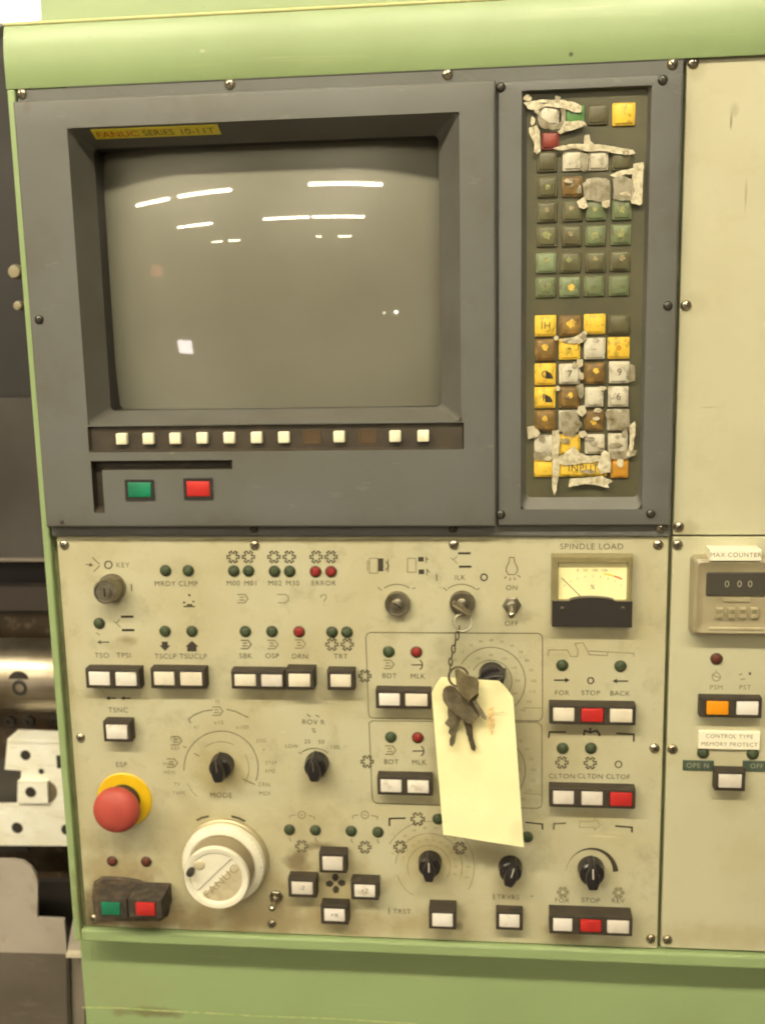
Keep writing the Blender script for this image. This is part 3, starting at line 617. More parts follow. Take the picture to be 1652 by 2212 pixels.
knob('black pointer knob in the ringed dial between two gear symbols, below the tag', 928, 1868, 0, 0.98, m_ptr)
knob('black pointer knob tilted to the right above the button printed TRVRS', 1102, 1879, 16, 0.98, m_ptr)
knob('black pointer knob under the crescent scale at the lower right', 1277, 1883, -2, 1.08, m_ptr)

# ------------------------------------------------------------------ key switches, toggles
def lockface(t, x, z, r, hf, rot, slotted=True, deep=0.0):
    mk('barrel_ring', bm_lathe([(r, 0), (r, hf * 0.6), (r * 0.94, hf), (r * 0.80, hf), (r * 0.77, hf - 0.0012), (0, hf - 0.0012)], x, z, 40), m_lock, t, 35)
    mk('lock_core', bm_lathe([(r * 0.46, hf - 0.0012), (r * 0.46, hf + 0.0006), (r * 0.40, hf + 0.001), (0, hf + 0.001)], x, z, 28), m_lock, t, 35)
    if slotted:
        bm = bm_box(-0.0006, 0.0006, -r * 0.36, r * 0.36, hf, hf + 0.00115); bm.transform(Matrix.Translation((x, 0, z)) @ Matrix.Rotation(math.radians(rot), 4, 'Y'))
        mk('key_slot', bm, m_slot, t)
p = D(858, 1306, 0.004); ks = thing('key_switch', 'steel key switch with an empty slanting slot, left of the one holding keys', 'key switch', (p.x, 0, p.z)); lockface(ks, p.x, p.z, 0.0106, 0.006, -55)
p = D(998, 1305, 0.004); ks = thing('key_switch', 'steel key switch holding the key ring, printed ILK', 'key switch', (p.x, 0, p.z)); lockface(ks, p.x, p.z, 0.0106, 0.006, -55, False)
KSW = p
p = D(242, 1269, 0.002)
ks = thing('key_switch', 'protruding steel key switch at the upper left corner, printed KEY', 'key switch', (p.x, 0, p.z))
mk('collar', bm_lathe([(0.0118, 0), (0.0118, 0.003), (0.0108, 0.0045), (0.0104, 0.0045), (0.0104, 0.017), (0.0096, 0.0185), (0.0084, 0.0185), (0.0080, 0.0175), (0, 0.0175)], p.x, p.z, 40), m_lock, ks, 35)
mk('lock_core', bm_lathe([(0.0052, 0.0175), (0.0050, 0.0188), (0, 0.0190)], p.x, p.z, 28), m_lock, ks, 35)
bm = bm_box(-0.0006, 0.0006, -0.0036, 0.0036, 0.0185, 0.01915); bm.transform(Matrix.Translation((p.x, 0, p.z))); mk('key_slot', bm, m_slot, ks)
def toggle(label, u, v, tip, r=0.0076):
    p = D(u, v, 0.002); t = thing('toggle_switch', label, 'toggle switch', (p.x, 0, p.z))
    mk('hex_nut', bm_lathe([(r, 0), (r, 0.0022), (r * 0.86, 0.003), (0, 0.003)], p.x, p.z, 6), m_lock, t)
    mk('bushing', bm_lathe([(r * 0.62, 0.003), (r * 0.62, 0.0075), (r * 0.48, 0.0085), (0, 0.0085)], p.x, p.z, 28), m_lock, t, 35)
    a = Vector((p.x, -0.006, p.z)); b = D(*tip, 0.021)
    bm = bmesh.new(); N = 12
    bm_tube([a, a.lerp(b, 0.4)], 0.0015, 12, bm=bm)
    mk('lever', bm_tube([a.lerp(b, q) for q in (0, 0.3, 0.6, 0.85, 0.95, 1.0)], 0.0019, 14), m_chrome, t, 50)
    bm.free()
    s = bmesh.new(); bmesh.ops.create_uvsphere(s, u_segments=16, v_segments=10, radius=0.0030, matrix=Matrix.Translation(b)); mk('lever_tip', s, m_chrome, t, 60)
toggle('chrome toggle switch between ON and OFF under the light bulb symbol', 1105, 1308, (1104, 1328))
toggle('greasy toggle switch right of the hand wheel at the bottom edge', 596, 1938, (588, 1962), 0.0062)

# ------------------------------------------------------------------ load meter
x0, x1, z0, z1 = RECT(1193, 1202, 1364, 1352, 0.009)
mt = thing('load_meter', 'square analogue needle meter with a glowing cream scale, printed SPINDLE LOAD', 'meter', ((x0 + x1) / 2, 0, z0))
wx0, wx1, wz0, wz1 = RECT(1204, 1215, 1357, 1297, 0.009)
bm = bmesh.new()
def loop(a, b, c, d, h): return [bm.verts.new((x, -h, z)) for x, z in ((a, c), (b, c), (b, d), (a, d))]
L0 = loop(x0 - 0.0008, x1 + 0.0008, z0 - 0.0008, z1 + 0.0008, 0); L1 = loop(x0, x1, z0, z1, 0.0088); L1b = loop(x0 + 0.0008, x1 - 0.0008, z0 + 0.0008, z1 - 0.0008, 0.0096)
L2 = loop(wx0, wx1, wz0, wz1, 0.0092); L3 = loop(wx0 + 0.001, wx1 - 0.001, wz0, wz1 - 0.0012, 0.0045)
for A, B in ((L0, L1), (L1, L1b), (L1b, L2), (L2, L3)):
    for i in range(4): bm.faces.new((A[i], A[(i + 1) % 4], B[(i + 1) % 4], B[i]))
mk('meter_frame', bm, m_mframe, mt, 30)
mk('scale_face', bm_box(wx0, wx1, wz0, wz1, 0.002, 0.0047), m_mface, mt)
# black lower cover with a low hump
cx = (x0 + x1) / 2; zz = wz0 - 0.0002
hump = [(x0 - 0.0004, z0 - 0.0004), (x1 + 0.0004, z0 - 0.0004), (x1 + 0.0004, zz)] + [(cx + (0.030 * math.cos(math.radians(a))) * 0.6, zz + 0.0030 * math.sin(math.radians(a))) for a in range(0, 181, 15)] + [(x0 - 0.0004, zz)]
mk('black_cover', bm_prism(hump, 0.0, 0.0112), m_black, mt, 30)
def mm(name, pts, w, m): # strokes on the meter face
    bm = bmesh.new()
    for p in pts: ribbon(bm, [xz(u, v, 0.0048) for u, v in p], w * S(1280, 1250), 0.00485)
    return mk(name, bm, m, mt)
mm('needle', [[(1212, 1248), (1257, 1292)]], 2.0, m_inkf)
mm('yellow_arc', [[(1304, 1239.5), (1315, 1241.5), (1325, 1244.4)]], 3.2, mat('scale_yellow', (0.86, 0.62, 0.03), 0.5))
mm('red_arc', [[(1325.5, 1244.6), (1335, 1247.5), (1343, 1251)]], 3.6, mat('scale_red', (0.74, 0.20, 0.08), 0.5))
sc = []
for k in range(0, 9):
    a = math.radians(133 - 10.7 * k); sc.append([(1280 + 92 * math.cos(a), 1318 - 92 * math.sin(a) * 0.82), (1280 + 87 * math.cos(a), 1318 - 87 * math.sin(a) * 0.82)])
mm('scale_ticks', sc, 1.1, m_inkf)
text('0   50   100  150', 1278, 1232, 6, m_inkf, mt, hh=0.0048, name='scale_numbers'); text('%', 1279, 1268, 10, m_inkf, mt, hh=0.0048, name='scale_numbers')
g = bm_box(wx0 + 0.0003, wx1 - 0.0003, wz0, wz1 - 0.0003, 0.0082, 0.0086)
for u in (1214, 1345): mk('cover_screw', bm_lathe([(0.0022, 0.0112), (0.0018, 0.0117), (0, 0.0118)], D(u, 1316, 0.012).x, D(u, 1316, 0.012).z, 16), m_bezel, mt, 50)

# ------------------------------------------------------------------ counter and labels on the right panel
x0, z1 = D(1498, 1290, 0.014).x, D(1580, 1209, 0.014).z; z0 = D(1580, 1374, 0.014).z; x1 = x0 + 0.070
ct = thing('counter', 'tan plastic counter with a dark number window and four reset keys', 'counter', ((x0 + x1) / 2, 0, z0))
bm = bmesh.new()
A = [bm.verts.new((x, 0, z)) for x, z in rrect(x0 - 0.0012, x1 + 0.0012, z0 - 0.0012, z1 + 0.0012, 0.004)]
B = [bm.verts.new((x, -0.012, z)) for x, z in rrect(x0, x1, z0, z1, 0.004)]
Cc = [bm.verts.new((x, -0.014, z)) for x, z in rrect(x0 + 0.0025, x1 - 0.0025, z0 + 0.0025, z1 - 0.0025, 0.003)]
Dd = [bm.verts.new((x, -0.0115, z)) for x, z in rrect(x0 + 0.0075, x1 - 0.0075, z0 + 0.0085, z1 - 0.008, 0.002)]
for P_, Q_ in ((A, B), (B, Cc), (Cc, Dd)):
    for i in range(len(P_)): bm.faces.new((P_[i], P_[(i + 1) % len(P_)], Q_[(i + 1) % len(P_)], Q_[i]))
bm.faces.new(Dd)
mk('counter_body', bm, m_tan, ct, 35)
r = RECT(1525, 1237, 1662, 1288, 0.0135)
mk('number_window', bm_box(*r, 0.011, 0.0132, 0.0008, 1), m_window, ct)
for k, u in enumerate((1569, 1596, 1619)): text('0', u, 1262, 15, mat('numeral_grey', (0.30, 0.28, 0.22), 0.5) if k == 0 else bpy.data.materials['numeral_grey'], ct, hh=0.0132, name='numeral')
r = RECT(1560, 1291, 1620, 1299, 0.012)
mk('window_lug', bm_prism(rrect(*r, 0.0013), 0.011, 0.0128), m_tand, ct)
for u in (1554, 1579, 1604, 1629):
    r = RECT(u - 8, 1313, u + 8, 1336, 0.014)
    k = mk('reset_key', bm_box(*r, 0.011, 0.0145, 0.0008, 2), m_tand, ct, 40)
    r2 = RECT(u - 6, 1317, u + 6, 1326, 0.0146); mk('key_mark', bm_box(r2[0], r2[1], r2[2], r2[3], 0.0143, 0.01465), m_inkf, k)
r = RECT(1530, 1356, 1662, 1362, 0.014); mk('counter_ridge', bm_box(*r, 0.011, 0.0142, 0.0008, 2), m_tand, ct, 40)
def sign(name, label, u0, v0, u1, v1, h, m, lines, mi, hp, th=0.001):
    x0, x1, z0, z1 = RECT(u0, v0, u1, v1, h); t = thing(name, label, 'label', ((x0 + x1) / 2, 0, z0))
    mk('backing', bm_box(x0, x1, z0, z1, h - th, h, 0.0004, 1), m, t)
    for s, u, v in lines: text(s, u, v, hp, mi, t, hh=h, h=0.0002)
    return t
sign('label_plate', 'white label reading MAX COUNTER on top of the tan counter', 1532, 1187, 1644, 1212, 0.0155, m_label, [('MAX COUNTER', 1588, 1199)], m_inkf, 10, 0.015)
sign('label_plate', 'white two line label reading MEMORY PROTECT above the green embossed strips', 1508, 1581, 1641, 1619, 0.003, m_label, [('CONTROL TYPE', 1574, 1591), ('MEMORY PROTECT', 1574, 1608)], m_inkf, 9, 0.003)
sign('embossed_strip', 'left green embossed label strip, left of the white button', 1474, 1643, 1541, 1665, 0.0012, m_embg, [('OPE N', 1506, 1654)], m_embt, 11)
sign('embossed_strip', 'right green embossed label strip, at the right edge of the picture', 1603, 1644, 1670, 1667, 0.0012, m_embg, [('OFF ', 1636, 1655)], m_embt, 11)

# ------------------------------------------------------------------ printing on the beige panels
I, B_, F_ = m_ink, m_inkb, m_inkf
def T(s, u, v, hp=11, m=None, rot=0, p=None): return text(s, u, v, hp, m or I, p or panel, rot=rot)
for s, u, v in (('KEY', 266, 1221), ('MRDY', 357, 1261), ('CLMP', 407, 1261), ('M00', 504, 1260), ('M01', 542, 1260), ('M02', 594, 1260), ('M30', 632, 1260), ('ERROR', 699, 1260), ('TSO', 221, 1416), ('TPSI', 268, 1416),
                ('TSCLP', 358, 1418), ('TSUCLP', 418, 1418), ('SBK', 531, 1417), ('OSP', 588, 1417), ('DRN', 648, 1418), ('TRT', 736, 1418), ('TSNC', 256, 1534), ('ESP', 263, 1652), ('BDT', 841, 1460), ('MLK', 902, 1461), ('BDT', 845, 1646), ('MLK', 905, 1647),
                ('ILK', 993, 1248), ('ON', 1105, 1270), ('OFF', 1104, 1347), ('FOR', 1213, 1497), ('STOP', 1275, 1497), ('BACK', 1338, 1498), ('CLTON', 1213, 1677), ('CLTDN', 1274, 1677), ('CLTOF', 1334, 1678),
                ('STOP', 1275, 1945), ('FOR', 1213, 1945), ('REV', 1334, 1946), ('TRST', 868, 1969), ('TRVRS', 1097, 1938), ('MODE', 478, 1718)): T(s, u, v)
T('SPINDLE LOAD', 1277, 1181, 13); T('I', 285, 1270, 16); T('I', 943, 1248, 16); T('I', 840, 1968, 14); T('I', 1066, 1937, 14); T('+', 1148, 1936, 9)
T('PSM', 1546, 1485, 11, F_, p=side); T('PST', 1608, 1485, 11, F_, p=side)
G = lambda u, v, r=10, m=None, p=None, w=2.9: marks('gear_symbol', gear(u, v, r - 1), w, m or I, p or panel)
for u in (504, 537, 592, 625, 683, 715): G(u, 1203)
for u in (717, 750): G(u, 1392)
G(788, 1460); G(793, 1645); G(902, 1769, 11); G(1213, 1647); G(1274, 1648); G(652, 1828); G(788, 1830); G(864, 1829); G(993, 1832); G(1215, 1927, 8, F_); G(1335, 1928, 8, F_)
Mk = lambda st, w=2.2, m=None, fills=(), p=None, name='printed_symbol': marks(name, st, w, m or I, p or panel, fills=fills)
def arrow(u0, v0, u1, v1, hd=8):
    d = Vector((u1 - u0, v1 - v0)).normalized(); n = Vector((-d.y, d.x)); b = Vector((u1, v1)) - d * hd
    return [(u0, v0), (b.x, b.y)], [(u1, v1), tuple(b + n * hd * 0.55), tuple(b - n * hd * 0.55)]
# key switch legend
s, f = arrow(186, 1219, 203, 1221, 9); Mk([s, [(200, 1204), (216, 1219)], [(203, 1235), (216, 1222)]], 2.0, fills=[f])
Mk([ring(235, 1220, 8)], 3.0); Mk([ring(1045, 1247, 7)], 3.2, B_); Mk([ring(1275, 1470, 6.5)], 3.0); Mk([ring(1335, 1651, 7)], 2.8)
# dot triangle
Mk([[(404, 1307), (416, 1307)], [(398, 1303.5), (398.6, 1299.5)], [(418, 1301), (419, 1298)], [(408, 1287), (411, 1284)]], 5.0)
Mk([[(397, 1310), (422, 1310)]], 3.0)
def page(u, v, m=F_): Mk([[(u - 11, v - 9), (u + 5, v - 9), (u + 12, v), (u + 5, v + 9), (u - 11, v + 9)], [(u - 6, v - 3), (u + 3, v - 3)], [(u - 7, v + 3), (u + 5, v + 3)]], 2.6, m, name='page_symbol')
page(524, 1293); page(531, 1392, I); page(589, 1392); page(648, 1391); page(839, 1435); page(843, 1620)
Mk([[(599, 1284), (617, 1284), (623, 1289), (623, 1297), (617, 1302), (601, 1302)]], 2.2, F_)
Mk([arc(699, 1290, 6, 190, -70, 8) + [(700, 1301)], [(700, 1305), (700, 1307)]], 2.2, F_)
s, f = arrow(913, 1436, 886, 1436, 7); Mk([[(888, 1436), (913, 1436)], arc(900, 1436, 12, 60, -60, 8)], 2.8, I); Mk([[(891, 1622), (916, 1622)], arc(903, 1622, 12, 60, -60, 8)], 2.8, I)
# tailstock symbols
for u, v in ((276, 1346), (1003, 1209)):
    Mk([[(u - 14, v - 14), (u + 13, v - 14)], [(u - 12, v + 15), (u + 15, v + 15)]], 5.0, B_); Mk([[(u - 16, v - 8), (u - 24, v), (u - 30, v - 4)], [(u - 24, v), (u - 15, v + 9)]], 1.8, F_)
s, f = arrow(237, 1387, 210, 1387, 9); Mk([s], 3.0, I, [f]); s, f = arrow(208, 1366, 217, 1372, 4); Mk([s], 2.0, F_, [f])
Mk([], fills=[[(350, 1386), (363, 1386), (363, 1394), (369, 1394), (357, 1406), (345, 1394), (350, 1394)]], m=B_)
Mk([], fills=[[(405, 1407), (425, 1407), (425, 1397), (430, 1397), (415, 1384), (401, 1397), (405, 1397)]], m=B_)
for u in (229, 261): s, f = arrow(u + 22, 1508, u, 1508, 9); Mk([s], 3.0, B_, [f])
# spindle key switch pictures
Mk([['c', (798, 1206), (816, 1206), (816, 1238), (798, 1238)], [(794, 1210), (794, 1234)]], 2.0, F_); Mk([], fills=[[(817, 1206), (828, 1206), (828, 1234), (817, 1234)]], m=B_); Mk([[(832, 1212), (840, 1222), (832, 1232)], [(838, 1208), (838, 1236)]], 2.2, I)
Mk([['c', (880, 1206), (898, 1206), (898, 1236), (880, 1236)]], 2.0, F_); Mk([], fills=[[(903, 1203), (915, 1203), (915, 1213), (903, 1213)]], m=B_); Mk([], fills=[[(904, 1230), (916, 1230), (916, 1240), (904, 1240)]], m=B_); Mk([[(920, 1216), (920, 1204), (925, 1210)], [(922, 1242), (922, 1230), (928, 1237)]], 2.2, I)
# bulb
Mk([arc(1105, 1224, 13, 235, -55, 12)[0:0] or [(1100, 1204), (1110, 1204), (1111, 1214), (1117, 1226), (1117, 1234), (1112, 1241), (1098, 1241), (1093, 1234), (1093, 1226), (1099, 1214), (1100, 1204)], [(1093, 1245), (1089, 1250)], [(1101, 1248), (1101, 1254)], [(1110, 1247), (1112, 1253)], [(1117, 1242), (1124, 1247)]], 2.0)
# arcs over key switches and knobs
Mk([[(816, 1269), (824, 1275)] , arc(857, 1310, 48, 125, 55, 14), [(890, 1272), (897, 1269)]], 1.8)
Mk([[(957, 1269), (965, 1276)], arc(996, 1312, 50, 125, 52, 14), [(1028, 1274), (1036, 1271)]], 1.8)
def rbox(u0, v0, u1, v1, c=10, top=True, lo=True): return ['c', (u0 + c, v0), (u1 - c, v0 + 2), (u1 - 3, v0 + 5), (u1, v0 + c + 2), (u1, v1 - c), (u1 - 3, v1 - 3), (u1 - c, v1), (u0 + c + 5, v1 - 6), (u0 + 8, v1 - 9), (u0 + 6, v1 - c - 6), (u0, v0 + c), (u0 + 3, v0 + 3)]
Mk([rbox(790, 1366, 1171, 1557)], 1.7, name='outline_box'); Mk([[(803, 1557), (797, 1562), (804, 1725), (807, 1731), (814, 1735), (1160, 1746), (1168, 1742), (1170, 1735), (1170, 1572), (1167, 1565), (1160, 1560), (803, 1557)]], 1.7, name='outline_box')
Mk([[(1130, 1529), (1170, 1529)]], 1.4, F_); Mk([[(1130, 1713), (1168, 1716)]], 1.4, F_)
# override dials
for cy in (1472, 1664):
    Mk([arc(1060, cy, 74, 150, -45, 26)], 1.5, I, name='dial_arc'); Mk([arc(1060, cy - 1, 45, 150, -40, 18)], 1.4, I, name='dial_arc')
    for k in range(14):
        a = math.radians(148 - 14.6 * k); T(str(10 * k if k else 0), 1060 + 91 * math.cos(a), cy + 2 - 91 * math.sin(a), 6, F_)
        if k % 2 == 0: T(str(20 * k), 1060 + 57 * math.cos(a), cy - 57 * math.sin(a), 5.5, F_)
# mode dial
Mk([arc(478, 1659, 80, 215, -20, 30)[4:]], 1.7, name='dial_arc'); Mk([arc(478, 1659, 80, 230, 205, 6)], 1.4, F_, name='dial_arc')
Mk([arc(478, 1660, 58, 128, 62, 10), arc(478, 1660, 60, 30, -30, 10)], 1.6, F_, name='dial_arc')
Mk([[(412, 1562), (408, 1553), (420, 1544), (440, 1536), (460, 1533)], [(490, 1532), (510, 1537), (537, 1550)]], 1.9, name='mode_bracket')
for s_, u, v, hp in (('EDIT', 381, 1597, 8), ('REF', 379, 1617, 8), ('MPG', 365, 1651, 8), ('MEM', 366, 1669, 8), ('TV', 383, 1694, 8), ('TAPE', 387, 1713, 8), ('x1', 425, 1570, 8), ('x10', 473, 1561, 9), ('x100', 524, 1571, 9), ('H', 470, 1515, 9), ('JOG', 565, 1600, 8), ('+', 570, 1620, 8), ('STEP', 586, 1648, 8), ('RPD', 584, 1666, 8), ('ZRN', 571, 1695, 9), ('MDI', 572, 1714, 9)): T(s_, u, v, hp, F_)
for u, v in ((470, 1536), (381, 1600), (372, 1648)): page(u, v, F_)
Mk([[(420, 1627), (432, 1634)], [(524, 1682), (552, 1695)], [(404, 1615), (396, 1612)]], 1.6)
# rapid override
T('ROV R', 677, 1560, 11); T('%', 678, 1578, 10); T('LOW', 630, 1612, 8); T('25', 664, 1602, 9); T('50', 694, 1603, 9); T('100', 723, 1614, 9)
Mk([[(663, 1543), (671, 1548)], [(682, 1544), (690, 1549)]], 2.0); Mk([[(645, 1625), (652, 1628)], arc(679, 1662, 46, 125, 50, 12)], 1.8)
# hand wheel arrows
Mk([[(425, 1772), (437, 1766), (452, 1763)]], 4.5, I); Mk([[(500, 1763), (515, 1767), (530, 1774)]], 5.0, B_)
# jog symbols
for u in (652, 788):
    Mk([ring(u, 1760, 8), [(u - 3, 1760), (u + 3, 1760)], [(u - 26, 1768), (u - 26, 1762), (u - 14, 1760)], [(u + 14, 1761), (u + 27, 1764), (u + 27, 1770)]], 2.0, F_)
for u, v in ((626, 1812), (682, 1813), (759, 1815), (816, 1817)): Mk([[(u, v - 4), (u, v + 2), (u + 4, v + 5)]], 2.2, F_)
for a in range(4):
    d = Vector((math.cos(math.radians(90 * a + 5)), -math.sin(math.radians(90 * a + 5)))); n = Vector((-d.y, d.x)); c = Vector((725, 1908))
    q = [c + d * 5 + n * 3 , c + d * 12 + n * 8, c + d * 21 + n * 5, c + d * 21 - n * 4, c + d * 12 - n * 7, c + d * 5 - n * 3]
    Mk([], m=B_, fills=[[tuple(k) for k in q]], name='jog_arrow')
# brackets
Mk([[(841, 1784), (841, 1768), (876, 1767)]], 3.6, B_, name='bracket'); Mk([[(1134, 1776), (1171, 1780), (1171, 1792)]], 3.6, B_, name='bracket')
Mk([[(1184, 1594), (1186, 1581), (1222, 1581)]], 4.0, B_, name='bracket'); Mk([[(1330, 1584), (1368, 1586), (1368, 1602)]], 4.0, B_, name='bracket')
Mk([[(1195, 1792), (1196, 1779), (1222, 1778)]], 3.4, I, name='bracket'); Mk([[(1328, 1784), (1364, 1787), (1364, 1798)]], 4.0, B_, name='bracket')
Mk([[(1183, 1416), (1184, 1404), (1225, 1404), (1232, 1418), (1246, 1418), (1248, 1406), (1241, 1390), (1258, 1388), (1266, 1402), (1272, 1414), (1310, 1416), (1312, 1408), (1270, 1406)], [(1312, 1408), (1368, 1411), (1368, 1418)]], 1.9, F_, name='bracket')
s, f = arrow(1196, 1469, 1230, 1469, 10); Mk([s], 3.2, B_, [f]); s, f = arrow(1356, 1471, 1322, 1471, 10); Mk([s], 3.2, B_, [f])
Mk([[(1260, 1588), (1262, 1578), (1274, 1582), (1274, 1572)], [(1274, 1582), (1288, 1578), (1294, 1586), (1294, 1590)]], 4.5, B_)
Mk([['c', (1251, 1774), (1283, 1774), (1283, 1768), (1296, 1781), (1283, 1793), (1283, 1787), (1251, 1787)]], 1.3, F_, name='arrow_outline')
# crescent scale that grows thicker to the right
o_ = arc(1278, 1888, 57, 172, 6, 26); bm = bmesh.new(); L = []; R2 = []
for i, (u, v) in enumerate(o_):
    w = 0.5 + 11.5 * (i / 26) ** 1.6; d = Vector((u - 1278, v - 1888)).normalized(); L.append(bm.verts.new((xz(u, v)[0], -PH, xz(u, v)[1]))); q = (u - d.x * w, v - d.y * w); R2.append(bm.verts.new((xz(*q)[0], -PH, xz(*q)[1])))
for i in range(26): bm.faces.new((L[i], L[i + 1], R2[i + 1], R2[i]))
mk('crescent_scale', bm, m_inkb, panel)
# ringed feed dial
for r_, a0, a1, m in ((98, 150, -30, F_), (72, 175, -20, F_), (46, 200, -30, F_), (70, 240, 195, F_)): Mk([arc(926, 1872, r_, a0, a1, 24)], 1.3, m, name='dial_arc')
for k in range(12):
    a = math.radians(160 - 16 * k); T('%d' % (10 * k), 926 + 84 * math.cos(a), 1872 - 84 * math.sin(a), 5, F_); T('%d' % (k * 5), 926 + 58 * math.cos(a), 1872 - 58 * math.sin(a), 4.5, F_)
# right panel symbols
Mk([ring(1546, 1462, 9), [(1546, 1453), (1546, 1447)], [(1536, 1458), (1556, 1464)]], 1.8, F_, p=side); Mk([[(1595, 1458), (1602, 1455)], [(1598, 1468), (1608, 1466)]], 2.4, F_, p=side); Mk([], m=I, fills=[[(1616, 1452), (1621, 1452), (1621, 1458), (1616, 1458)]], p=side)

# ------------------------------------------------------------------ grey screen unit
GX0, GX1, GZ0, GZ1 = -0.0092, 0.3605, 0.0176, 0.3522      # raised bezel block
su = thing('screen_unit', 'grey enamelled control screen unit with a blank picture tube, soft keys and two power buttons', 'control screen', (0.18, 0, Z(0.0082)))
HB = 0.014
# openings cut in the block's face
o0, o1, o2, o3 = RECT(165, 258, 994, 913, HB); o0 = D(168, 600, HB).x; o1 = D(994, 600, HB).x; o2 = D(600, 914, HB).z; o3 = D(600, 258, HB).z
i0 = D(221, 600, -0.012).x; i1 = D(950, 600, -0.012).x; i2 = D(600, 883, -0.012).z; i3 = D(600, 306, -0.012).z
s0 = D(191, 945, HB).x; s1 = D(1002, 945, HB).x; s2 = D(600, 974, HB).z; s3 = D(600, 917, HB).z
p0 = D(200, 1050, HB).x; p1 = D(520, 1050, HB).x; p2 = D(330, 1112, HB).z; p3 = D(330, 995, HB).z
o2 = s3 + 0.0012
def grid_face(bm, xs, zs, holes, h):
    V = {}
    def v(i, j):
        if (i, j) not in V: V[i, j] = bm.verts.new((xs[i], -h, zs[j]))
        return V[i, j]
    for i in range(len(xs) - 1):
        for j in range(len(zs) - 1):
            cx, cz = (xs[i] + xs[i + 1]) / 2, (zs[j] + zs[j + 1]) / 2
            if any(a < cx < b and c < cz < d for a, b, c, d in holes): continue
            bm.faces.new((v(i, j), v(i + 1, j), v(i + 1, j + 1), v(i, j + 1)))
bm = bmesh.new(); grid_face(bm, [-0.0092, o0, o1, 0.4966], [Z(0.0082), o2, o3, Z(0.3622)], [(o0, o1, o2, o3)], 0.003)
rr = bmesh.ops.extrude_edge_only(bm, edges=[e for e in bm.edges if e.is_boundary])
for q in rr['geom']:
    if isinstance(q, bmesh.types.BMVert): q.co.y = 0.0
mk('flange', bm, m_grey, su)
g1 = D(502, 1003, HB).x; g2 = D(300, 1015, HB).z; g3 = D(224, 1060, HB).x; gb = D(212, 1108, HB).z
holes = [(o0, o1, o2, o3), (s0, s1, s2, s3), (p0, g1, g2, p3), (p0, g3, gb, g2)]
xs = sorted({GX0, GX1, *[q for h in holes for q in h[:2]]}); zs = sorted({Z(GZ0), Z(GZ1), *[q for h in holes for q in h[2:]]})
bm = bmesh.new(); grid_face(bm, xs, zs, holes, HB)
bd = [e for e in bm.edges if e.is_boundary]
def edge_on(e, a, b, c, d):
    return all(a - 1e-6 <= q.co.x <= b + 1e-6 and c - 1e-6 <= q.co.z <= d + 1e-6 for q in e.verts)
outer = [e for e in bd if (abs(e.verts[0].co.x - e.verts[1].co.x) < 1e-7 and (abs(e.verts[0].co.x - GX0) < 1e-6 or abs(e.verts[0].co.x - GX1) < 1e-6)) or (abs(e.verts[0].co.z - e.verts[1].co.z) < 1e-7 and (abs(e.verts[0].co.z - Z(GZ0)) < 1e-6 or abs(e.verts[0].co.z - Z(GZ1)) < 1e-6))]
r_ = bmesh.ops.extrude_edge_only(bm, edges=outer)
for q in r_['geom']:
    if isinstance(q, bmesh.types.BMVert): q.co.y = -0.0031
bmesh.ops.recalc_face_normals(bm, faces=bm.faces)
es = [e for e in bm.edges if len(e.link_faces) == 2 and e.calc_face_angle(0) > 1 and abs(e.verts[0].co.y + HB) < 1e-6 and abs(e.verts[1].co.y + HB) < 1e-6]
bmesh.ops.bevel(bm, geom=es, offset=0.0022, segments=4, affect='EDGES', profile=0.5)
mk('bezel_face', bm, m_grey, su, 40)
def frustum(name, a, ha, b, hb_, m, floor=None, parent=None):
    bm = bmesh.new()
    A = [bm.verts.new((x, -ha, z)) for x, z in ((a[0], a[2]), (a[1], a[2]), (a[1], a[3]), (a[0], a[3]))]
    B = [bm.verts.new((x, -hb_, z)) for x, z in ((b[0], b[2]), (b[1], b[2]), (b[1], b[3]), (b[0], b[3]))]
    for k in range(4): bm.faces.new((A[k], A[(k + 1) % 4], B[(k + 1) % 4], B[k]))
    if floor: bm.faces.new(B)
    bmesh.ops.recalc_face_normals(bm, faces=bm.faces)
    es = [e for e in bm.edges if abs(e.verts[0].co.y - e.verts[1].co.y) > 1e-5]
    bmesh.ops.bevel(bm, geom=es, offset=0.004 if not floor else 0.0015, segments=4, affect='EDGES', profile=0.5)
    return mk(name, bm, m, parent or su, 40)
frustum('screen_bevel', (o0, o1, o2, o3), HB, (i0, i1, i2, i3), -0.012, m_greyd)
# dark mask ring behind the bevel and the bulged glass
mk('tube_mask', bm_box(i0 - 0.02, i1 + 0.02, i2 - 0.02, i3 + 0.02, -0.06, -0.052), m_mask, su)
GC = Vector(((i0 + i1) / 2, 0.010, (i2 + i3) / 2)); RG = 0.60
def hg(x, z): return -(0.010 + RG - math.sqrt(RG * RG - (x - GC.x) ** 2 - (z - GC.z) ** 2))
gx, gz = (i1 - i0) / 2 + 0.0045, (i3 - i2) / 2 + 0.0045
bm = bmesh.new(); N = 72; K = 14; prev = None; cv = bm.verts.new((GC.x, -hg(GC.x, GC.z), GC.z))
def superell(a):
    c, s = math.cos(a), math.sin(a); e = 2 / 15.0
    return gx * math.copysign(abs(c) ** e, c), gz * math.copysign(abs(s) ** e, s)
for k in range(1, K + 1):
    f = k / K; rg = []
    for i in range(N):
        x, z = superell(2 * math.pi * (i + 0.5) / N); x = GC.x + x * f; z = GC.z + z * f; rg.append(bm.verts.new((x, -hg(x, z), z)))
    for i in range(N):
        j = (i + 1) % N
        if prev is None: bm.faces.new((cv, rg[i], rg[j]))
        else: bm.faces.new((prev[i], rg[i], rg[j], prev[j]))
    prev = rg
sk = [bm.verts.new((q.co.x, q.co.y + 0.03, q.co.z)) for q in prev]
for i in range(N): bm.faces.new((prev[i], sk[i], sk[(i + 1) % N], prev[(i + 1) % N]))
tube = mk('picture_tube', bm, m_tube, su, 60)
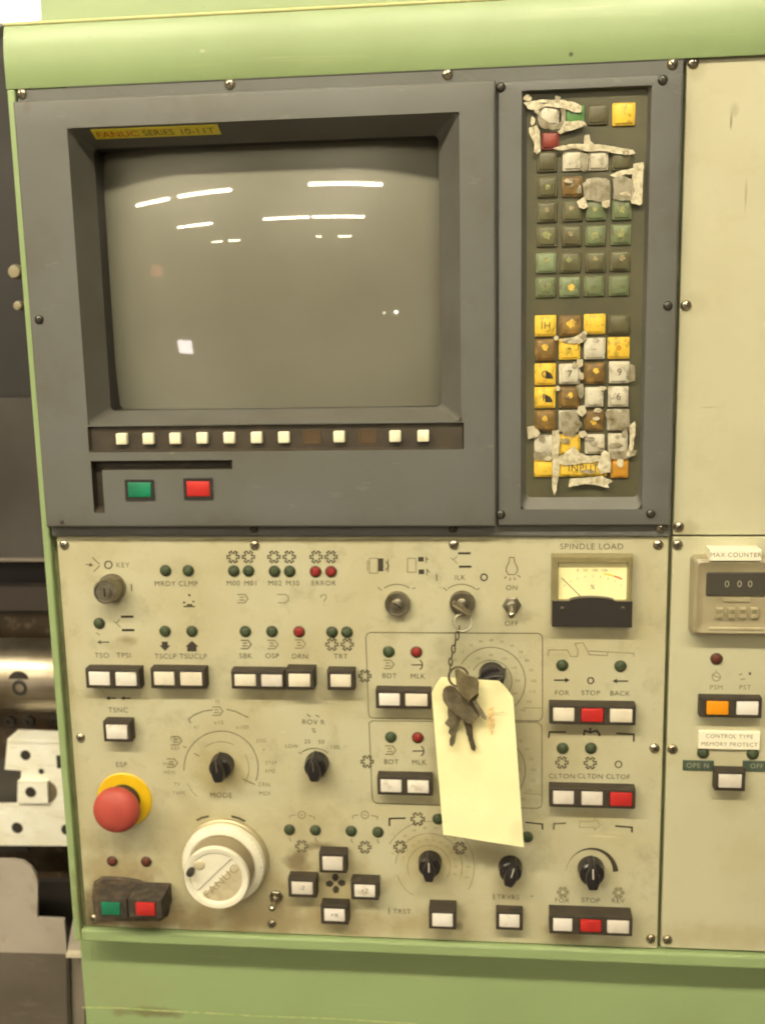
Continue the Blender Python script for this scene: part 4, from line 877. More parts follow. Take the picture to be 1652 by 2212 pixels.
cs = Vector((GC.x, GC.y + RG, GC.z)); nl = []
for q in tube.data.vertices:
    w_ = q.co + ORG[tube.name] - cs; nl.append(tuple(w_.normalized()))
tube.data.normals_split_custom_set_from_vertices(nl)
iw = bmesh.new(); e_ = 0.0002
A = [iw.verts.new((x, 0.0119, z)) for x, z in ((i0 - e_, i2 - e_), (i1 + e_, i2 - e_), (i1 + e_, i3 + e_), (i0 - e_, i3 + e_))]; B = [iw.verts.new((q.co.x, 0.055, q.co.z)) for q in A]
for k in range(4): iw.faces.new((A[k], A[(k + 1) % 4], B[(k + 1) % 4], B[k]))
mk('tube_surround', iw, m_mask, su)
# sticker on the upper bevel
def bevpt(u, v):
    """point of the upper bevel plane seen at (u, v)"""
    a = Vector((0, -HB, o3)); b = Vector((0, 0.012, i3)); d = RC @ Vector(((u - 826) / FPX, (1106 - v) / FPX, -1.0)); eye = CAM + Vector((0, 0, Z0))
    n = Vector((0, b.z - a.z, -(b.y - a.y))); t = (a - eye).dot(n) / d.dot(n); return eye + d * t
q = [bevpt(202, 298), bevpt(475, 291), bevpt(474, 269), bevpt(201, 279)]
xa, xb = (q[0].x + q[3].x) / 2, (q[1].x + q[2].x) / 2; lo = (q[0] + q[1]) / 2; hi_ = (q[2] + q[3]) / 2; nrm = Vector((0, -(hi_.z - lo.z), hi_.y - lo.y)).normalized()
if nrm.y > 0: nrm = -nrm
def spt(fx, fz, e): return Vector((xa + (xb - xa) * fx, 0, 0)) + Vector((0, lo.y, lo.z)).lerp(Vector((0, hi_.y, hi_.z)), fz) + nrm * e
bm = bmesh.new()
A = [bm.verts.new(spt(fx, fz, 0.0006)) for fx, fz in ((0, 0), (1, 0), (1, 1), (0, 1))]; B = [bm.verts.new(spt(fx, fz, -0.0002)) for fx, fz in ((0, 0), (1, 0), (1, 1), (0, 1))]
bm.faces.new(A)
for k in range(4): bm.faces.new((A[k], B[k], B[(k + 1) % 4], A[(k + 1) % 4]))
stk = mk('yellow_sticker', bm, m_ystick, su)
def stext(s, f0, f1, m):
    cu = bpy.data.curves.new('text', 'FONT'); cu.body = s; cu.align_x = 'LEFT'; cu.align_y = 'CENTER'; cu.size = 1.0
    o = bpy.data.objects.new('text', cu); C.objects.link(o); me = bpy.data.meshes.new_from_object(o); C.objects.unlink(o); bpy.data.objects.remove(o); bpy.data.curves.remove(cu)
    xs_ = [v.co.x for v in me.vertices]; ys_ = [v.co.y for v in me.vertices]; X0, X1, Y0, Y1 = min(xs_), max(xs_), min(ys_), max(ys_)
    for v in me.vertices: v.co = spt(f0 + (f1 - f0) * (v.co.x - X0) / (X1 - X0), 0.2 + 0.58 * (v.co.y - Y0) / (Y1 - Y0), 0.0008) - ORG[stk.name]
    me.materials.clear(); me.materials.append(m); t = bpy.data.objects.new('printed_text', me); C.objects.link(t); t.parent = stk
stext('FANUC', 0.03, 0.36, m_rink); stext('SERIES', 0.40, 0.64, mat('sticker_ink', (0.10, 0.085, 0.02), 0.5, col2=(0.42, 0.36, 0.03), scale=300)); stext('10-11T', 0.70, 0.96, bpy.data.materials['sticker_ink'])
# soft key strip
frustum('softkey_strip', (s0, s1, s2, s3), HB, (s0 + 0.0015, s1 - 0.0015, s2 + 0.0015, s3 - 0.0015), HB - 0.0035, m_strip, True)
hs = HB - 0.0035; ks_ = 12.4 * S(600, 946, hs)
bm = bm_box(-ks_, ks_, -ks_, ks_, 0.0, 0.0042, 0.0012, 3); bmesh.ops.recalc_face_normals(bm, faces=bm.faces)
me_k = bpy.data.meshes.new('soft_key'); bm.to_mesh(me_k); bm.free(); me_k.materials.append(m_soft); me_k.polygons.foreach_set('use_smooth', [True] * len(me_k.polygons)); me_k.set_sharp_from_angle(angle=math.radians(40))
a = D(263, 947, hs + 0.003); b = D(914, 943.5, hs + 0.003)
for k in range(12):
    f = k / 11; x = a.x + (b.x - a.x) * f; z = (a.z + b.z) / 2
    if k in (7, 9):
        bm = bmesh.new(); w, d = 0.0072, 0.0058
        V0 = [bm.verts.new((x + p * w, -(hs + 0.0008), z + q * d)) for p, q in ((-1, -1), (1, -1), (1, 1), (-1, 1))]; V1 = [bm.verts.new((x + p * w * 0.8, -(hs + 0.0008), z + q * d * 0.75)) for p, q in ((-1, -1), (1, -1), (1, 1), (-1, 1))]; V2 = [bm.verts.new((q.co.x, -(hs + 0.0002), q.co.z)) for q in V1]
        for n_ in range(4): bm.faces.new((V0[n_], V0[(n_ + 1) % 4], V1[(n_ + 1) % 4], V1[n_])); bm.faces.new((V1[n_], V1[(n_ + 1) % 4], V2[(n_ + 1) % 4], V2[n_]))
        bm.faces.new(V2); o = mk('empty_socket', bm, m_sockb, su); o['label'] = 'empty brown soft key socket'
    else:
        o = bpy.data.objects.new('soft_key', me_k); C.objects.link(o); o.parent = su; o.location = Vector((x, -hs, z)) - ORG[su.name]
# dark L-shaped groove in place of the recess shadow, above and left of the power buttons
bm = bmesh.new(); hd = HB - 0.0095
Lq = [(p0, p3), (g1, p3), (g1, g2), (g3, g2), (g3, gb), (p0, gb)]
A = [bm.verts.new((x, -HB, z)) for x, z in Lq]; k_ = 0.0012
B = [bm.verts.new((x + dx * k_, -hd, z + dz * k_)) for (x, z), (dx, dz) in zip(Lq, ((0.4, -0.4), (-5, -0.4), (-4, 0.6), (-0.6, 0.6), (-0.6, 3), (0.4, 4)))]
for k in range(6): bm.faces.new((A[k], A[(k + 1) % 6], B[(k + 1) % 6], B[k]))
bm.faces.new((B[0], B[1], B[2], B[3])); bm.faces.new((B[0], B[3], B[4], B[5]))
mk('recess_shadow_groove', bm, m_bezel, su)
for lab, c, m in (('green power button with black frame', (276, 1041.5, 327.5, 1075), m_greenc), ('red power button with black frame', (402.5, 1038.5, 454, 1073), m_red)):
    h = HB + 0.0012; x0, x1, z0, z1 = RECT(*c, h); fr = bmesh.new(); w = 0.0021
    grid_face(fr, [x0 - w, x0, x1, x1 + w], [z0 - w, z0, z1, z1 + w], [(x0, x1, z0, z1)], h)
    be = [e for e in fr.edges if e.is_boundary]; rr = bmesh.ops.extrude_edge_only(fr, edges=be)
    for q in rr['geom']:
        if isinstance(q, bmesh.types.BMVert): q.co.y = -(HB - 0.0107)
    f = mk('power_button', fr, m_black, su, label=lab)
    mk('cap', bm_box(x0 + 0.0003, x1 - 0.0003, z0 + 0.0003, z1 - 0.0003, HB - 0.008, h + 0.0004, 0.0006, 2), m, f, 40)
for u, v, h in ((496, 181, 0.003), (966, 160, 0.003), (47, 202, 0.003)): screw(u, v, su, ME_S, h)
screw(84, 690, su, ME_B, HB + 0.0002); screw(136, 1128, su, ME_B, HB - 0.002)
for u, v in ((548, 1143), (978, 1143)): screw(u, v, su, ME_B, 0.003)
for u, v in ((1452, 138), (1427, 1141)): screw(u, v, su, ME_S, 0.003)
stains(m_grey, [((D(75, 240).x, 0, D(75, 240).z), 0.004, 0.006, 0.6, (0.09, 0.085, 0.06)), ((D(500, 1000).x, 0, D(500, 1000).z), 0.2, 0.02, 0.25, (0.11, 0.105, 0.075)), ((D(383, 968).x, 0, D(383, 968).z), 0.003, 0.005, 0.5, (0.25, 0.22, 0.13))])

# ------------------------------------------------------------------ keypad unit
kp = thing('keypad_unit', 'grey keypad module full of worn green and yellow keys patched with torn tape', 'keypad', (0.43, 0, Z(0.0176)))
KX0, KX1, KZ0, KZ1, HK = 0.3622, 0.4958, 0.0176, 0.3514, 0.009
a0 = D(1125, 650, HK).x; a1 = D(1396, 650, HK).x; a2 = D(1255, 1100, HK).z; a3 = D(1265, 190, HK).z
hfl = 0.0034
b0 = D(1136, 650, hfl).x; b1 = D(1388, 650, hfl).x; b2 = D(1255, 1074, hfl).z; b3 = a3 - 0.0012
bm = bmesh.new(); grid_face(bm, sorted((KX0, a0, a1, KX1)), sorted((Z(KZ0), a2, a3, Z(KZ1))), [(a0, a1, a2, a3)], HK)
outer = [e for e in bm.edges if e.is_boundary and not all(a0 - 1e-6 <= q.co.x <= a1 + 1e-6 and a2 - 1e-6 <= q.co.z <= a3 + 1e-6 for q in e.verts)]
rr = bmesh.ops.extrude_edge_only(bm, edges=outer)
for q in rr['geom']:
    if isinstance(q, bmesh.types.BMVert): q.co.y = -0.0031
bmesh.ops.recalc_face_normals(bm, faces=bm.faces)
es = [e for e in bm.edges if len(e.link_faces) == 2 and e.calc_face_angle(0) > 1 and abs(e.verts[0].co.y + HK) < 1e-6 and abs(e.verts[1].co.y + HK) < 1e-6]
bmesh.ops.bevel(bm, geom=es, offset=0.0014, segments=3, affect='EDGES', profile=0.5)
mk('keypad_frame', bm, m_grey, kp, 40)
frustum('keypad_bevel', (a0, a1, a2, a3), HK, (b0, b1, b2, b3), hfl - 0.0001, m_greyd, parent=kp)
mk('membrane', bm_box(b0 - 0.002, b1 + 0.002, b2 - 0.002, b3 + 0.002, 0.0031, hfl - 0.0002), m_memb, kp)
for u, v in ((1081, 188), (1431, 172), (1081, 1112), (1405, 1110), (1442, 660)): screw(u, v, kp, ME_B, HK)
HKEY = 0.0062
def key(u0, v0, u1, v1, m, spot=None, ch=None, lab=None, proud=0.0, chm=None):
    x0, x1, z0, z1 = RECT(u0, v0, u1, v1, HKEY); g = 0.0003
    bm = bmesh.new(); hh = HKEY + proud
    # base skirt and dished cap
    bm_box(x0 + g, x1 - g, z0 + g, z1 - g, hfl - 0.0003, hh - 0.0012, 0.0006, 1, bm)
    bm_box(x0 + 0.0018, x1 - 0.0018, z0 + 0.0018, z1 - 0.0014, hh - 0.0013, hh, 0.0009, 2, bm)
    o = mk('key', bm, m, kp, 40, label=lab)
    cx, cz = (x0 + x1) / 2, (z0 + z1) / 2
    if spot is not None:
        sm, dx, dz, r = spot; sp = bmesh.new(); rnd = random.Random(int(u0 * 7 + v0)); n = 22; r *= rnd.uniform(0.8, 1.1)
        bm_prism([(cx + dx + r * rnd.uniform(0.55, 1.15) * math.cos(2 * math.pi * k / n), cz + dz + r * rnd.uniform(0.55, 1.15) * math.sin(2 * math.pi * k / n)) for k in range(n)], hh - 0.0002, hh + 0.00025, sp, 0.15)
        mk('worn_spot', sp, sm, o)
    if ch: text(ch, (u0 + u1) / 2, (v0 + v1) / 2, 15, chm or m_ink, o, hh=hh, h=0.0003)
    return o
def ksq(u, v, m, s=22.8, **k): return key(u - s, v - s, u + s, v + s, m, **k)
wg, wy, wn = m_worng, m_worny, m_worn
ksq(1186, 250, m_kw, lab='white capped key under torn tape', proud=0.0006); ksq(1240, 249, m_kgb, lab='bright green key half covered by tape'); ksq(1291, 247, m_ko); key(1321.5, 220, 1373, 272, m_ky, lab='plain bright yellow key in the top right corner')
ksq(1188, 304, m_kr, 20, lab='dull red key')
for u, v, m in ((1181, 349, m_ko), (1237, 347, m_kw), (1292, 346, m_kw), (1343, 346, m_ko)): ksq(u, v, m)
for u, v, m, sp in ((1182, 404, m_ko, (wg, 0, 0, .003)), (1236, 403, m_kyb, (wn, -.001, .002, .0025)), (1288, 407, m_kw, None), (1346, 408, m_kw, None)): ksq(u, v, m, spot=sp)
for u, v, m, sp in ((1181, 458, m_kb, (wn, 0, .0015, .0026)), (1236, 456, m_kb, (wn, -.001, .002, .0028)), (1287, 454, m_kg, (wg, -.001, .001, .0022)), (1343, 453, m_kg, (wg, 0, 0, .003))): ksq(u, v, m, spot=sp)
for u, v, m, sp in ((1181, 511, m_kb, (wg, 0, .001, .0035)), (1235, 510, m_kb, (wn, -.001, .002, .0028)), (1286, 509, m_kg, (wg, -.0008, 0, .0034)), (1341, 507, m_kg, (wg, 0, .001, .0036))): ksq(u, v, m, spot=sp)
for u, v, m, sp in ((1179, 568, m_kgl, (wg, -.0005, .002, .003)), (1232, 567, m_kb, (wg, -.001, .002, .0028)), (1286, 566, m_kb, (wn, 0, .0022, .0026)), (1339, 564, m_kb, (wn, 0.001, .0022, .0026))): ksq(u, v, m, spot=sp)
for u, v, m, ch in ((1178, 621, m_kg, 'SP'), (1230, 620, m_kgl, None), (1283, 618, m_kg, None), (1337, 617, m_kg, None)): ksq(u, v, m, ch=ch, chm=wg, spot=(wy, .001, -.0005, .0032) if u == 1230 else None)
HKEY = 0.0066
key(1154, 680, 1202, 728, m_ky, ch='IH'); key(1206, 680, 1255, 727, m_kyb, spot=(wy, .001, .0015, .004)); key(1260, 677, 1308.5, 723, m_ky); key(1312, 679, 1361, 723, m_ko, lab='dark blank key')
key(1154, 732, 1202, 780, m_kyb, spot=(wy, -.0005, .0022, .0032)); key(1206, 731, 1254, 778, m_ky, ch='+'); key(1260, 729, 1308, 777, m_kw, proud=.0006, ch='-', chm=m_tapeg); key(1311, 727.5, 1361, 776, m_ky, spot=(m_kor, 0, 0, .0028))
key(1153.5, 784.5, 1201, 833, m_ky, ch='O'); key(1206, 785, 1254, 831, m_kw, proud=.0006, ch='7'); key(1260, 783, 1308, 830, m_kyb, spot=(wy, .001, .0018, .0026)); key(1314, 780, 1360, 829, m_kw, proud=.0006, ch='9')
key(1153, 836, 1200.5, 883, m_ky, ch='R'); key(1205, 835, 1253, 883, m_kyb, spot=(wy, .001, .0018, .0028)); key(1262, 836, 1304, 880, m_kw, proud=.0008); key(1312, 834, 1358, 880, m_kw, proud=.0006, ch='6')
key(1153, 886, 1200.5, 933, m_kyb, spot=(wy, 0, .0018, .003)); key(1206, 886, 1252, 934, m_kw, ch='1', chm=m_tapeg); key(1260, 886, 1304, 931, m_kyb, spot=(wy, 0, -.001, .003)); key(1310, 884, 1358, 931, m_kw, ch='3')
key(1153, 940, 1200, 985, m_kw, lab='greyish key under cloudy tape'); key(1206, 938, 1254, 984, m_ky, lab='yellow key under peeling tape'); key(1262, 938, 1306, 982, m_kw); key(1312, 936, 1356, 981, m_kw, proud=.0006, ch='.', chm=m_ink)
key(1152.5, 993, 1200, 1032, m_ky); key(1205, 992, 1312, 1031, m_ky, ch='INPUT', lab='long yellow INPUT key'); key(1318, 992, 1358, 1034, m_kor, lab='orange stained key at the lower right')
# black quarter discs printed on the two yellow axis keys
for (u, v), par in (((1184, 809), None), ((1183, 860), None)):
    bm = bmesh.new(); pts = [(u - 6, v + 9), (u - 6, v - 7)] + [(u - 6 + 16 * math.sin(math.radians(a)), v + 9 - 16 * math.cos(math.radians(a))) for a in (20, 45, 70, 90)]
    bm.faces.new([bm.verts.new((xz(a, b, HKEY)[0], -(HKEY + 0.0003), xz(a, b, HKEY)[1])) for a, b in pts]); mk('quarter_mark', bm, m_inkb, kp)
# torn tape stuck over the keys
def tape(pts, m=None, h=0.0072, th=0.0003, curl=0.0008):
    P = [xz(u, v, h) for u, v in pts]; cx = sum(p[0] for p in P) / len(P); cz = sum(p[1] for p in P) / len(P)
    rnd = random.Random(int(pts[0][0] * 3 + pts[0][1])); bm = bmesh.new()
    # ragged outline: subdivide the edges and jitter
    Q = []
    for i, p in enumerate(P):
        q = P[(i + 1) % len(P)]; L = math.hypot(q[0] - p[0], q[1] - p[1]); n = max(1, int(L / 0.0022))
        for k in range(n):
            f = k / n; j = 0.00045 if k else 0.0
            Q.append((p[0] + (q[0] - p[0]) * f + rnd.uniform(-j, j), p[1] + (q[1] - p[1]) * f + rnd.uniform(-j, j)))
    fr = [bm.verts.new((x, -(h + rnd.uniform(0, curl)), z)) for x, z in Q]; cf = bm.verts.new((cx, -(h + 0.0004), cz))
    bb = [bm.verts.new((v.co.x, v.co.y + th, v.co.z)) for v in fr]; cb = bm.verts.new((cx, -(h + 0.0004 - th), cz)); n = len(Q)
    f0 = bm.faces.new(fr); f1 = bm.faces.new(bb[::-1]); bm.verts.remove(cf); bm.verts.remove(cb)
    for i in range(n): bm.faces.new((fr[i], bb[i], bb[(i + 1) % n], fr[(i + 1) % n]))
    tr = bmesh.ops.triangulate(bm, faces=[f0, f1])
    for _ in range(2):
        lg = [e for e in bm.edges if e.calc_length() > 0.0024]
        if lg: bmesh.ops.subdivide_edges(bm, edges=lg, cuts=1); bmesh.ops.triangulate(bm, faces=[f for f in bm.faces if len(f.verts) > 3])
    for q in bm.verts:
        q.co.y -= 0.0006 * (mnoise.noise(Vector((q.co.x * 260, 3.1, q.co.z * 260))) + 0.5 * mnoise.noise(Vector((q.co.x * 620, 9.7, q.co.z * 620)))) + 0.0002
    return mk('torn_tape', bm, m or random.choice((m_tape, m_tape, m_tape2)), kp, 70)
t_ = m_tapeg
tape([(1130, 222), (1150, 218), (1205, 216), (1240, 221), (1256, 231), (1254, 243), (1242, 243), (1222, 236), (1200, 231), (1178, 230), (1160, 238), (1140, 236)])
tape([(1150, 236), (1164, 238), (1162, 262), (1168, 276), (1192, 281), (1218, 278), (1222, 250), (1221, 236), (1205, 230), (1214, 242), (1212, 262), (1200, 271), (1176, 268), (1166, 254)], t_)
tape([(1219, 262), (1260, 262), (1268, 272), (1224, 283), (1208, 290), (1204, 284), (1218, 276)])
tape([(1142, 276), (1158, 270), (1166, 284), (1166, 300), (1167, 326), (1159, 334), (1152, 328), (1153, 304), (1144, 292)])
tape([(1193, 320), (1214, 314), (1250, 311), (1266, 314), (1290, 312), (1330, 318), (1366, 324), (1372, 332), (1358, 334), (1330, 332), (1300, 324), (1270, 328), (1240, 320), (1206, 325)])
tape([(1262, 292), (1272, 291), (1274, 304), (1283, 312), (1276, 318), (1268, 328), (1261, 318), (1260, 306)])
tape([(1254, 330), (1268, 332), (1270, 352), (1268, 368), (1258, 371), (1254, 362)], t_)
tape([(1367, 354), (1389, 350), (1390, 362), (1386, 398), (1386, 440), (1380, 444), (1364, 440), (1360, 432), (1372, 428), (1374, 396), (1370, 368)])
tape([(1316, 378), (1340, 368), (1370, 364), (1374, 378), (1350, 376), (1330, 384)])
tape([(1258, 396), (1272, 386), (1296, 384), (1316, 390), (1318, 430), (1300, 436), (1266, 432), (1260, 420)], t_)
tape([(1244, 436), (1262, 424), (1270, 446), (1260, 452), (1250, 448)])
tape([(1298, 432), (1316, 430), (1316, 446), (1308, 450), (1300, 446)])
tape([(1322, 386), (1340, 380), (1366, 388), (1370, 410), (1364, 432), (1342, 434), (1326, 426)], t_)
tape([(1206, 733), (1240, 728), (1262, 714), (1268, 718), (1262, 736), (1250, 742), (1224, 742)])
tape([(1246, 776), (1258, 776), (1258, 790), (1250, 794), (1244, 786)]); tape([(1244, 832), (1258, 828), (1262, 850), (1254, 862), (1246, 850)], t_)
tape([(1248, 878), (1262, 876), (1266, 890), (1256, 900), (1246, 892)]); tape([(1360, 786), (1370, 790), (1370, 822), (1358, 826)], t_)
tape([(1210, 890), (1240, 884), (1248, 900), (1250, 930), (1236, 946), (1214, 938), (1210, 912)], t_)
tape([(1250, 932), (1262, 930), (1268, 938), (1258, 946), (1248, 942)])
tape([(1138, 922), (1152, 919), (1166, 936), (1160, 944), (1140, 949)])
tape([(1192, 930), (1206, 928), (1210, 946), (1206, 978), (1208, 1012), (1202, 1034), (1202, 1056), (1196, 1070), (1192, 1054), (1193, 1010), (1196, 980), (1194, 950)])
tape([(1228, 972), (1240, 962), (1250, 978), (1266, 984), (1300, 985), (1298, 996), (1262, 1000), (1220, 1006), (1206, 1000), (1202, 984), (1216, 982)])
tape([(1298, 980), (1306, 972), (1316, 980), (1319, 1008), (1316, 1020), (1296, 1024), (1290, 1010)])
tape([(1230, 1034), (1262, 1032), (1300, 1028), (1318, 1036), (1322, 1040), (1312, 1046), (1315, 1054), (1304, 1052), (1290, 1046), (1258, 1046), (1228, 1052)])
tape([(1358, 920), (1370, 910), (1372, 918), (1368, 960), (1362, 986), (1352, 984), (1362, 950)]); tape([(1318, 978), (1352, 974), (1374, 972), (1370, 984), (1350, 992), (1320, 990)], t_)
tape([(1306, 890), (1322, 884), (1358, 884), (1360, 920), (1340, 930), (1316, 924)], t_); tape([(1153, 976), (1192, 978), (1192, 992), (1153, 993)], t_)

# small loose scraps of the same tape
rnd = random.Random(21)
for u, v, a, b in ((1140, 212, 9, 7), (1172, 218, 10, 5), (1205, 214, 7, 8), (1150, 262, 6, 10), (1236, 268, 14, 5), (1350, 330, 11, 5), (1250, 410, 7, 9), (1226, 392, 8, 5), (1350, 420, 12, 6), (1200, 730, 6, 5), (1258, 726, 7, 9), (1240, 790, 5, 9),
                   (1256, 812, 6, 9), (1204, 838, 5, 6), (1300, 838, 10, 5), (1226, 858, 6, 4), (1290, 886, 9, 6), (1222, 952, 12, 7), (1246, 916, 10, 8), (1274, 948, 14, 6), (1300, 962, 8, 8), (1330, 962, 14, 5), (1170, 948, 9, 8), (1340, 1000, 7, 10), (1268, 1018, 16, 5), (1184, 990, 10, 5), (1348, 936, 6, 12), (1286, 904, 8, 5)):
    n = rnd.randint(6, 9)
    tape([(u + a * rnd.uniform(0.6, 1.35) * math.cos(2 * math.pi * k / n), v + b * rnd.uniform(0.6, 1.35) * math.sin(2 * math.pi * k / n)) for k in range(n)], rnd.choice((m_tape, m_tape2, m_tapeg, m_tapeg)), 0.0074)
for m in (m_ky, m_kw, m_kg, m_kgl, m_kb, m_ko, m_kyb): wear(m, (0.09, 0.065, 0.03), 0.65, 140, 0.52, 0.66)

# ------------------------------------------------------------------ keys, ring, chain and tag hanging from the switch
def poly(pts, h): return [xz(u, v, h) for u, v in pts]
def plate_bm(pts, h, th, bev=0.0004):
    bm = bm_prism(poly(pts, h), h - th, h); bmesh.ops.recalc_face_normals(bm, faces=bm.faces)
    es = [e for e in bm.edges if abs(e.verts[0].co.y - e.verts[1].co.y) < 1e-7]
    bmesh.ops.bevel(bm, geom=es, offset=bev, segments=1, affect='EDGES'); return bm
kg = 'keys on the ring'
kx = KSW
t = thing('key', 'key standing edge-on in the steel key switch, its ring hanging down', 'key', (kx.x, -0.006, kx.z), kg)
bm = bm_box(-0.0085, 0.0085, -0.0011, 0.0011, 0.012, 0.026, 0.0009, 2); bm.transform(Matrix.Translation((kx.x, 0, kx.z)) @ Matrix.Rotation(math.radians(33), 4, 'Y')); mk('bow', bm, m_nickel, t, 40)
bm = bm_box(-0.0030, 0.0030, -0.0009, 0.0009, 0.0045, 0.0125, 0.0003, 1); bm.transform(Matrix.Translation((kx.x, 0, kx.z)) @ Matrix.Rotation(math.radians(33), 4, 'Y')); mk('blade', bm, m_nickel, t)
def hoop(c, r, n=28, tilt=0.0, ry=None):
    ry = ry or r; return [Vector((c.x + r * math.cos(2 * math.pi * k / n), c.y + r * math.sin(2 * math.pi * k / n) * math.sin(tilt), c.z + ry * math.sin(2 * math.pi * k / n) * math.cos(tilt))) for k in range(n)]
c = D(999, 1344, 0.023); rr_ = 19 * S(999, 1344, 0.023)
ring_ = thing('split_ring', 'thin steel split ring through the key in the switch', 'key ring', c)
mk('wire', bm_tube(hoop(c, rr_, tilt=0.45), 0.00075, 8, True), m_lock, ring_, 60); mk('wire', bm_tube(hoop(c + Vector((0.0003, -0.0011, -0.0003)), rr_, tilt=0.45), 0.00075, 8, True), m_lock, ring_, 60)
ch = thing('chain', 'short dark chain between the split ring and the bunch of keys', 'chain', D(980, 1400, 0.025))
path = [(991, 1361), (987, 1374), (983, 1388), (979, 1402), (976, 1416), (973, 1430), (972, 1443)]
for k, (u, v) in enumerate(path):
    c = D(u, v, 0.025 + 0.0006 * k)
    if k % 2: pts = hoop(c, 0.0014, 14, 0.0, 0.0034)
    else: pts = [Vector((c.x + 0.0004 * math.cos(2 * math.pi * q / 14), c.y + 0.0014 * math.sin(2 * math.pi * q / 14), c.z + 0.0034 * math.cos(2 * math.pi * q / 14))) for q in range(14)]
    mk('link', bm_tube(pts, 0.0006, 6, True), m_dkey, ch, 60)
c = D(990, 1462, 0.036); ro = 21 * S(990, 1462, 0.036)
rg = thing('key_ring', 'dark ring that gathers the bunch of keys at the top of the tag', 'key ring', c); mk('wire', bm_tube(hoop(c, ro, tilt=0.3), 0.0010, 8, True), m_dkey, rg, 60)
# manila tag, slightly bowed
TAG = [(929, 1486), (953, 1463), (1077, 1470.5), (1107, 1503), (1131, 1830), (957, 1803)]
bm = bmesh.new(); NX, NY = 20, 14; g = {}
def tagpt(fx, fy):
    l = (929 + (957 - 929) * fy, 1463 + (1803 - 1463) * fy); r = (1105 + (1131 - 1105) * fy, 1471 + (1830 - 1471) * fy)
    if fy < 0.10: k = fy / 0.10; l = (953 + (929 + 2.8 - 953) * k ** 0.8, l[1]); r = (1077 + (1107 - 1077) * k ** 0.8, r[1])
    return (l[0] + (r[0] - l[0]) * fx, l[1] + (r[1] - l[1]) * fx)
def tagh(fx, fy): return 0.0265 + 0.0016 * math.sin(math.pi * fx) - 0.003 * (1 - fy) * (1 - fx) + 0.002 * fy * fx
ys = [0, 0.02, 0.05, 0.075, 0.10] + [0.10 + 0.9 * k / 40 for k in range(1, 41)]
F = [[bm.verts.new(D(*tagpt(i / NX, f), tagh(i / NX, f))) for i in range(NX + 1)] for f in ys]; B = [[bm.verts.new(q.co + Vector((0, 0.0005, 0))) for q in row] for row in F]
for j in range(len(ys) - 1):
    for i in range(NX):
        bm.faces.new((F[j][i], F[j][i + 1], F[j + 1][i + 1], F[j + 1][i])); bm.faces.new((B[j][i], B[j + 1][i], B[j + 1][i + 1], B[j][i + 1]))
    bm.faces.new((F[j][0], F[j + 1][0], B[j + 1][0], B[j][0])); bm.faces.new((F[j][NX], B[j][NX], B[j + 1][NX], F[j + 1][NX]))
for i in range(NX): bm.faces.new((F[0][i], B[0][i], B[0][i + 1], F[0][i + 1])); bm.faces.new((F[-1][i], F[-1][i + 1], B[-1][i + 1], B[-1][i]))
tg = thing('tag', 'blank cream manila tag hanging from the keys over the knobs of the panel', 'tag', D(1030, 1640, 0.0265))
for q in bm.verts: q.co.y -= 0.0009 * mnoise.noise(Vector((q.co.x * 22, 1.3, q.co.z * 22))) + 0.0005 * mnoise.noise(Vector((q.co.x * 60, 5.3, q.co.z * 60)))
card = mk('card', bm, m_paper, tg, 50)
stains(m_paper, [((D(945, 1500, 0.027).x, 0, D(945, 1500, 0.027).z), 0.014, 0.012, 0.35, (0.55, 0.45, 0.22)), ((D(1085, 1480, 0.027).x, 0, D(1085, 1480, 0.027).z), 0.015, 0.01, 0.4, (0.6, 0.5, 0.25)),
                 ((D(1120, 1800, 0.027).x, 0, D(1120, 1800, 0.027).z), 0.012, 0.016, 0.25, (0.6, 0.5, 0.27)), ((D(1000, 1640, 0.027).x, 0, D(1000, 1640, 0.027).z), 0.02, 0.02, 0.2, (0.66, 0.56, 0.30)), ((D(1040, 1550, 0.027).x, 0, D(1040, 1550, 0.027).z), 0.018, 0.02, 0.25, (0.7, 0.55, 0.25))])
wear(m_paper, (0.62, 0.52, 0.28), 0.35, 200, 0.62, 0.74)
for n_, st, w in (('pen_mark', [[(1054, 1536), (1062, 1532), (1056, 1545), (1064, 1541), (1055, 1553)], [(1056, 1558), (1064, 1556), (1056, 1568), (1064, 1566), (1058, 1576)], [(1060, 1578), (1063, 1583), (1059, 1587)]], 4.2), ('pen_mark', [[(1070, 1541), (1090, 1539)]], 2.0)):
    bm = bmesh.new()
    for s in st: ribbon(bm, [xz(u, v, 0.0296) for u, v in s], w * S(1060, 1550, 0.03), 0.0297 - 0.0008)
    mk(n_, bm, m_redpen if w > 3 else mat('pencil', (0.62, 0.58, 0.36), 0.7), card)
A_ = thing('key', 'brass key on top of the bunch with a wide pale bow', 'key', D(1008, 1480, 0.04), kg)
mk('bow', plate_bm([(981.6, 1449), (989, 1445), (1012, 1459.6), (1029, 1463), (1034, 1476), (1033, 1497), (1022, 1506), (1013, 1515), (996, 1504), (986, 1484)], 0.0400, 0.0022), m_brass, A_)
mk('blade', plate_bm([(999, 1553), (1014.7, 1560), (1020, 1573), (1021.5, 1595), (1027.4, 1615), (1025, 1624), (1017, 1619), (1013, 1604), (1011, 1598), (1011, 1594), (1007, 1586), (1006, 1578)], 0.0320, 0.0018), m_dkey, A_)
B2 = thing('key', 'dull nickel key with a large round bow and toothed blade at bunch left', 'key', D(985, 1520, 0.036), kg)
mk('bow', plate_bm([(957, 1490), (963, 1483.5), (972, 1481.7), (984, 1487), (999, 1507), (1023, 1534), (1035, 1549), (1027, 1556), (1013, 1565), (996, 1554), (969, 1532), (957, 1514), (955, 1501)], 0.0362, 0.0022), m_nickel, B2)
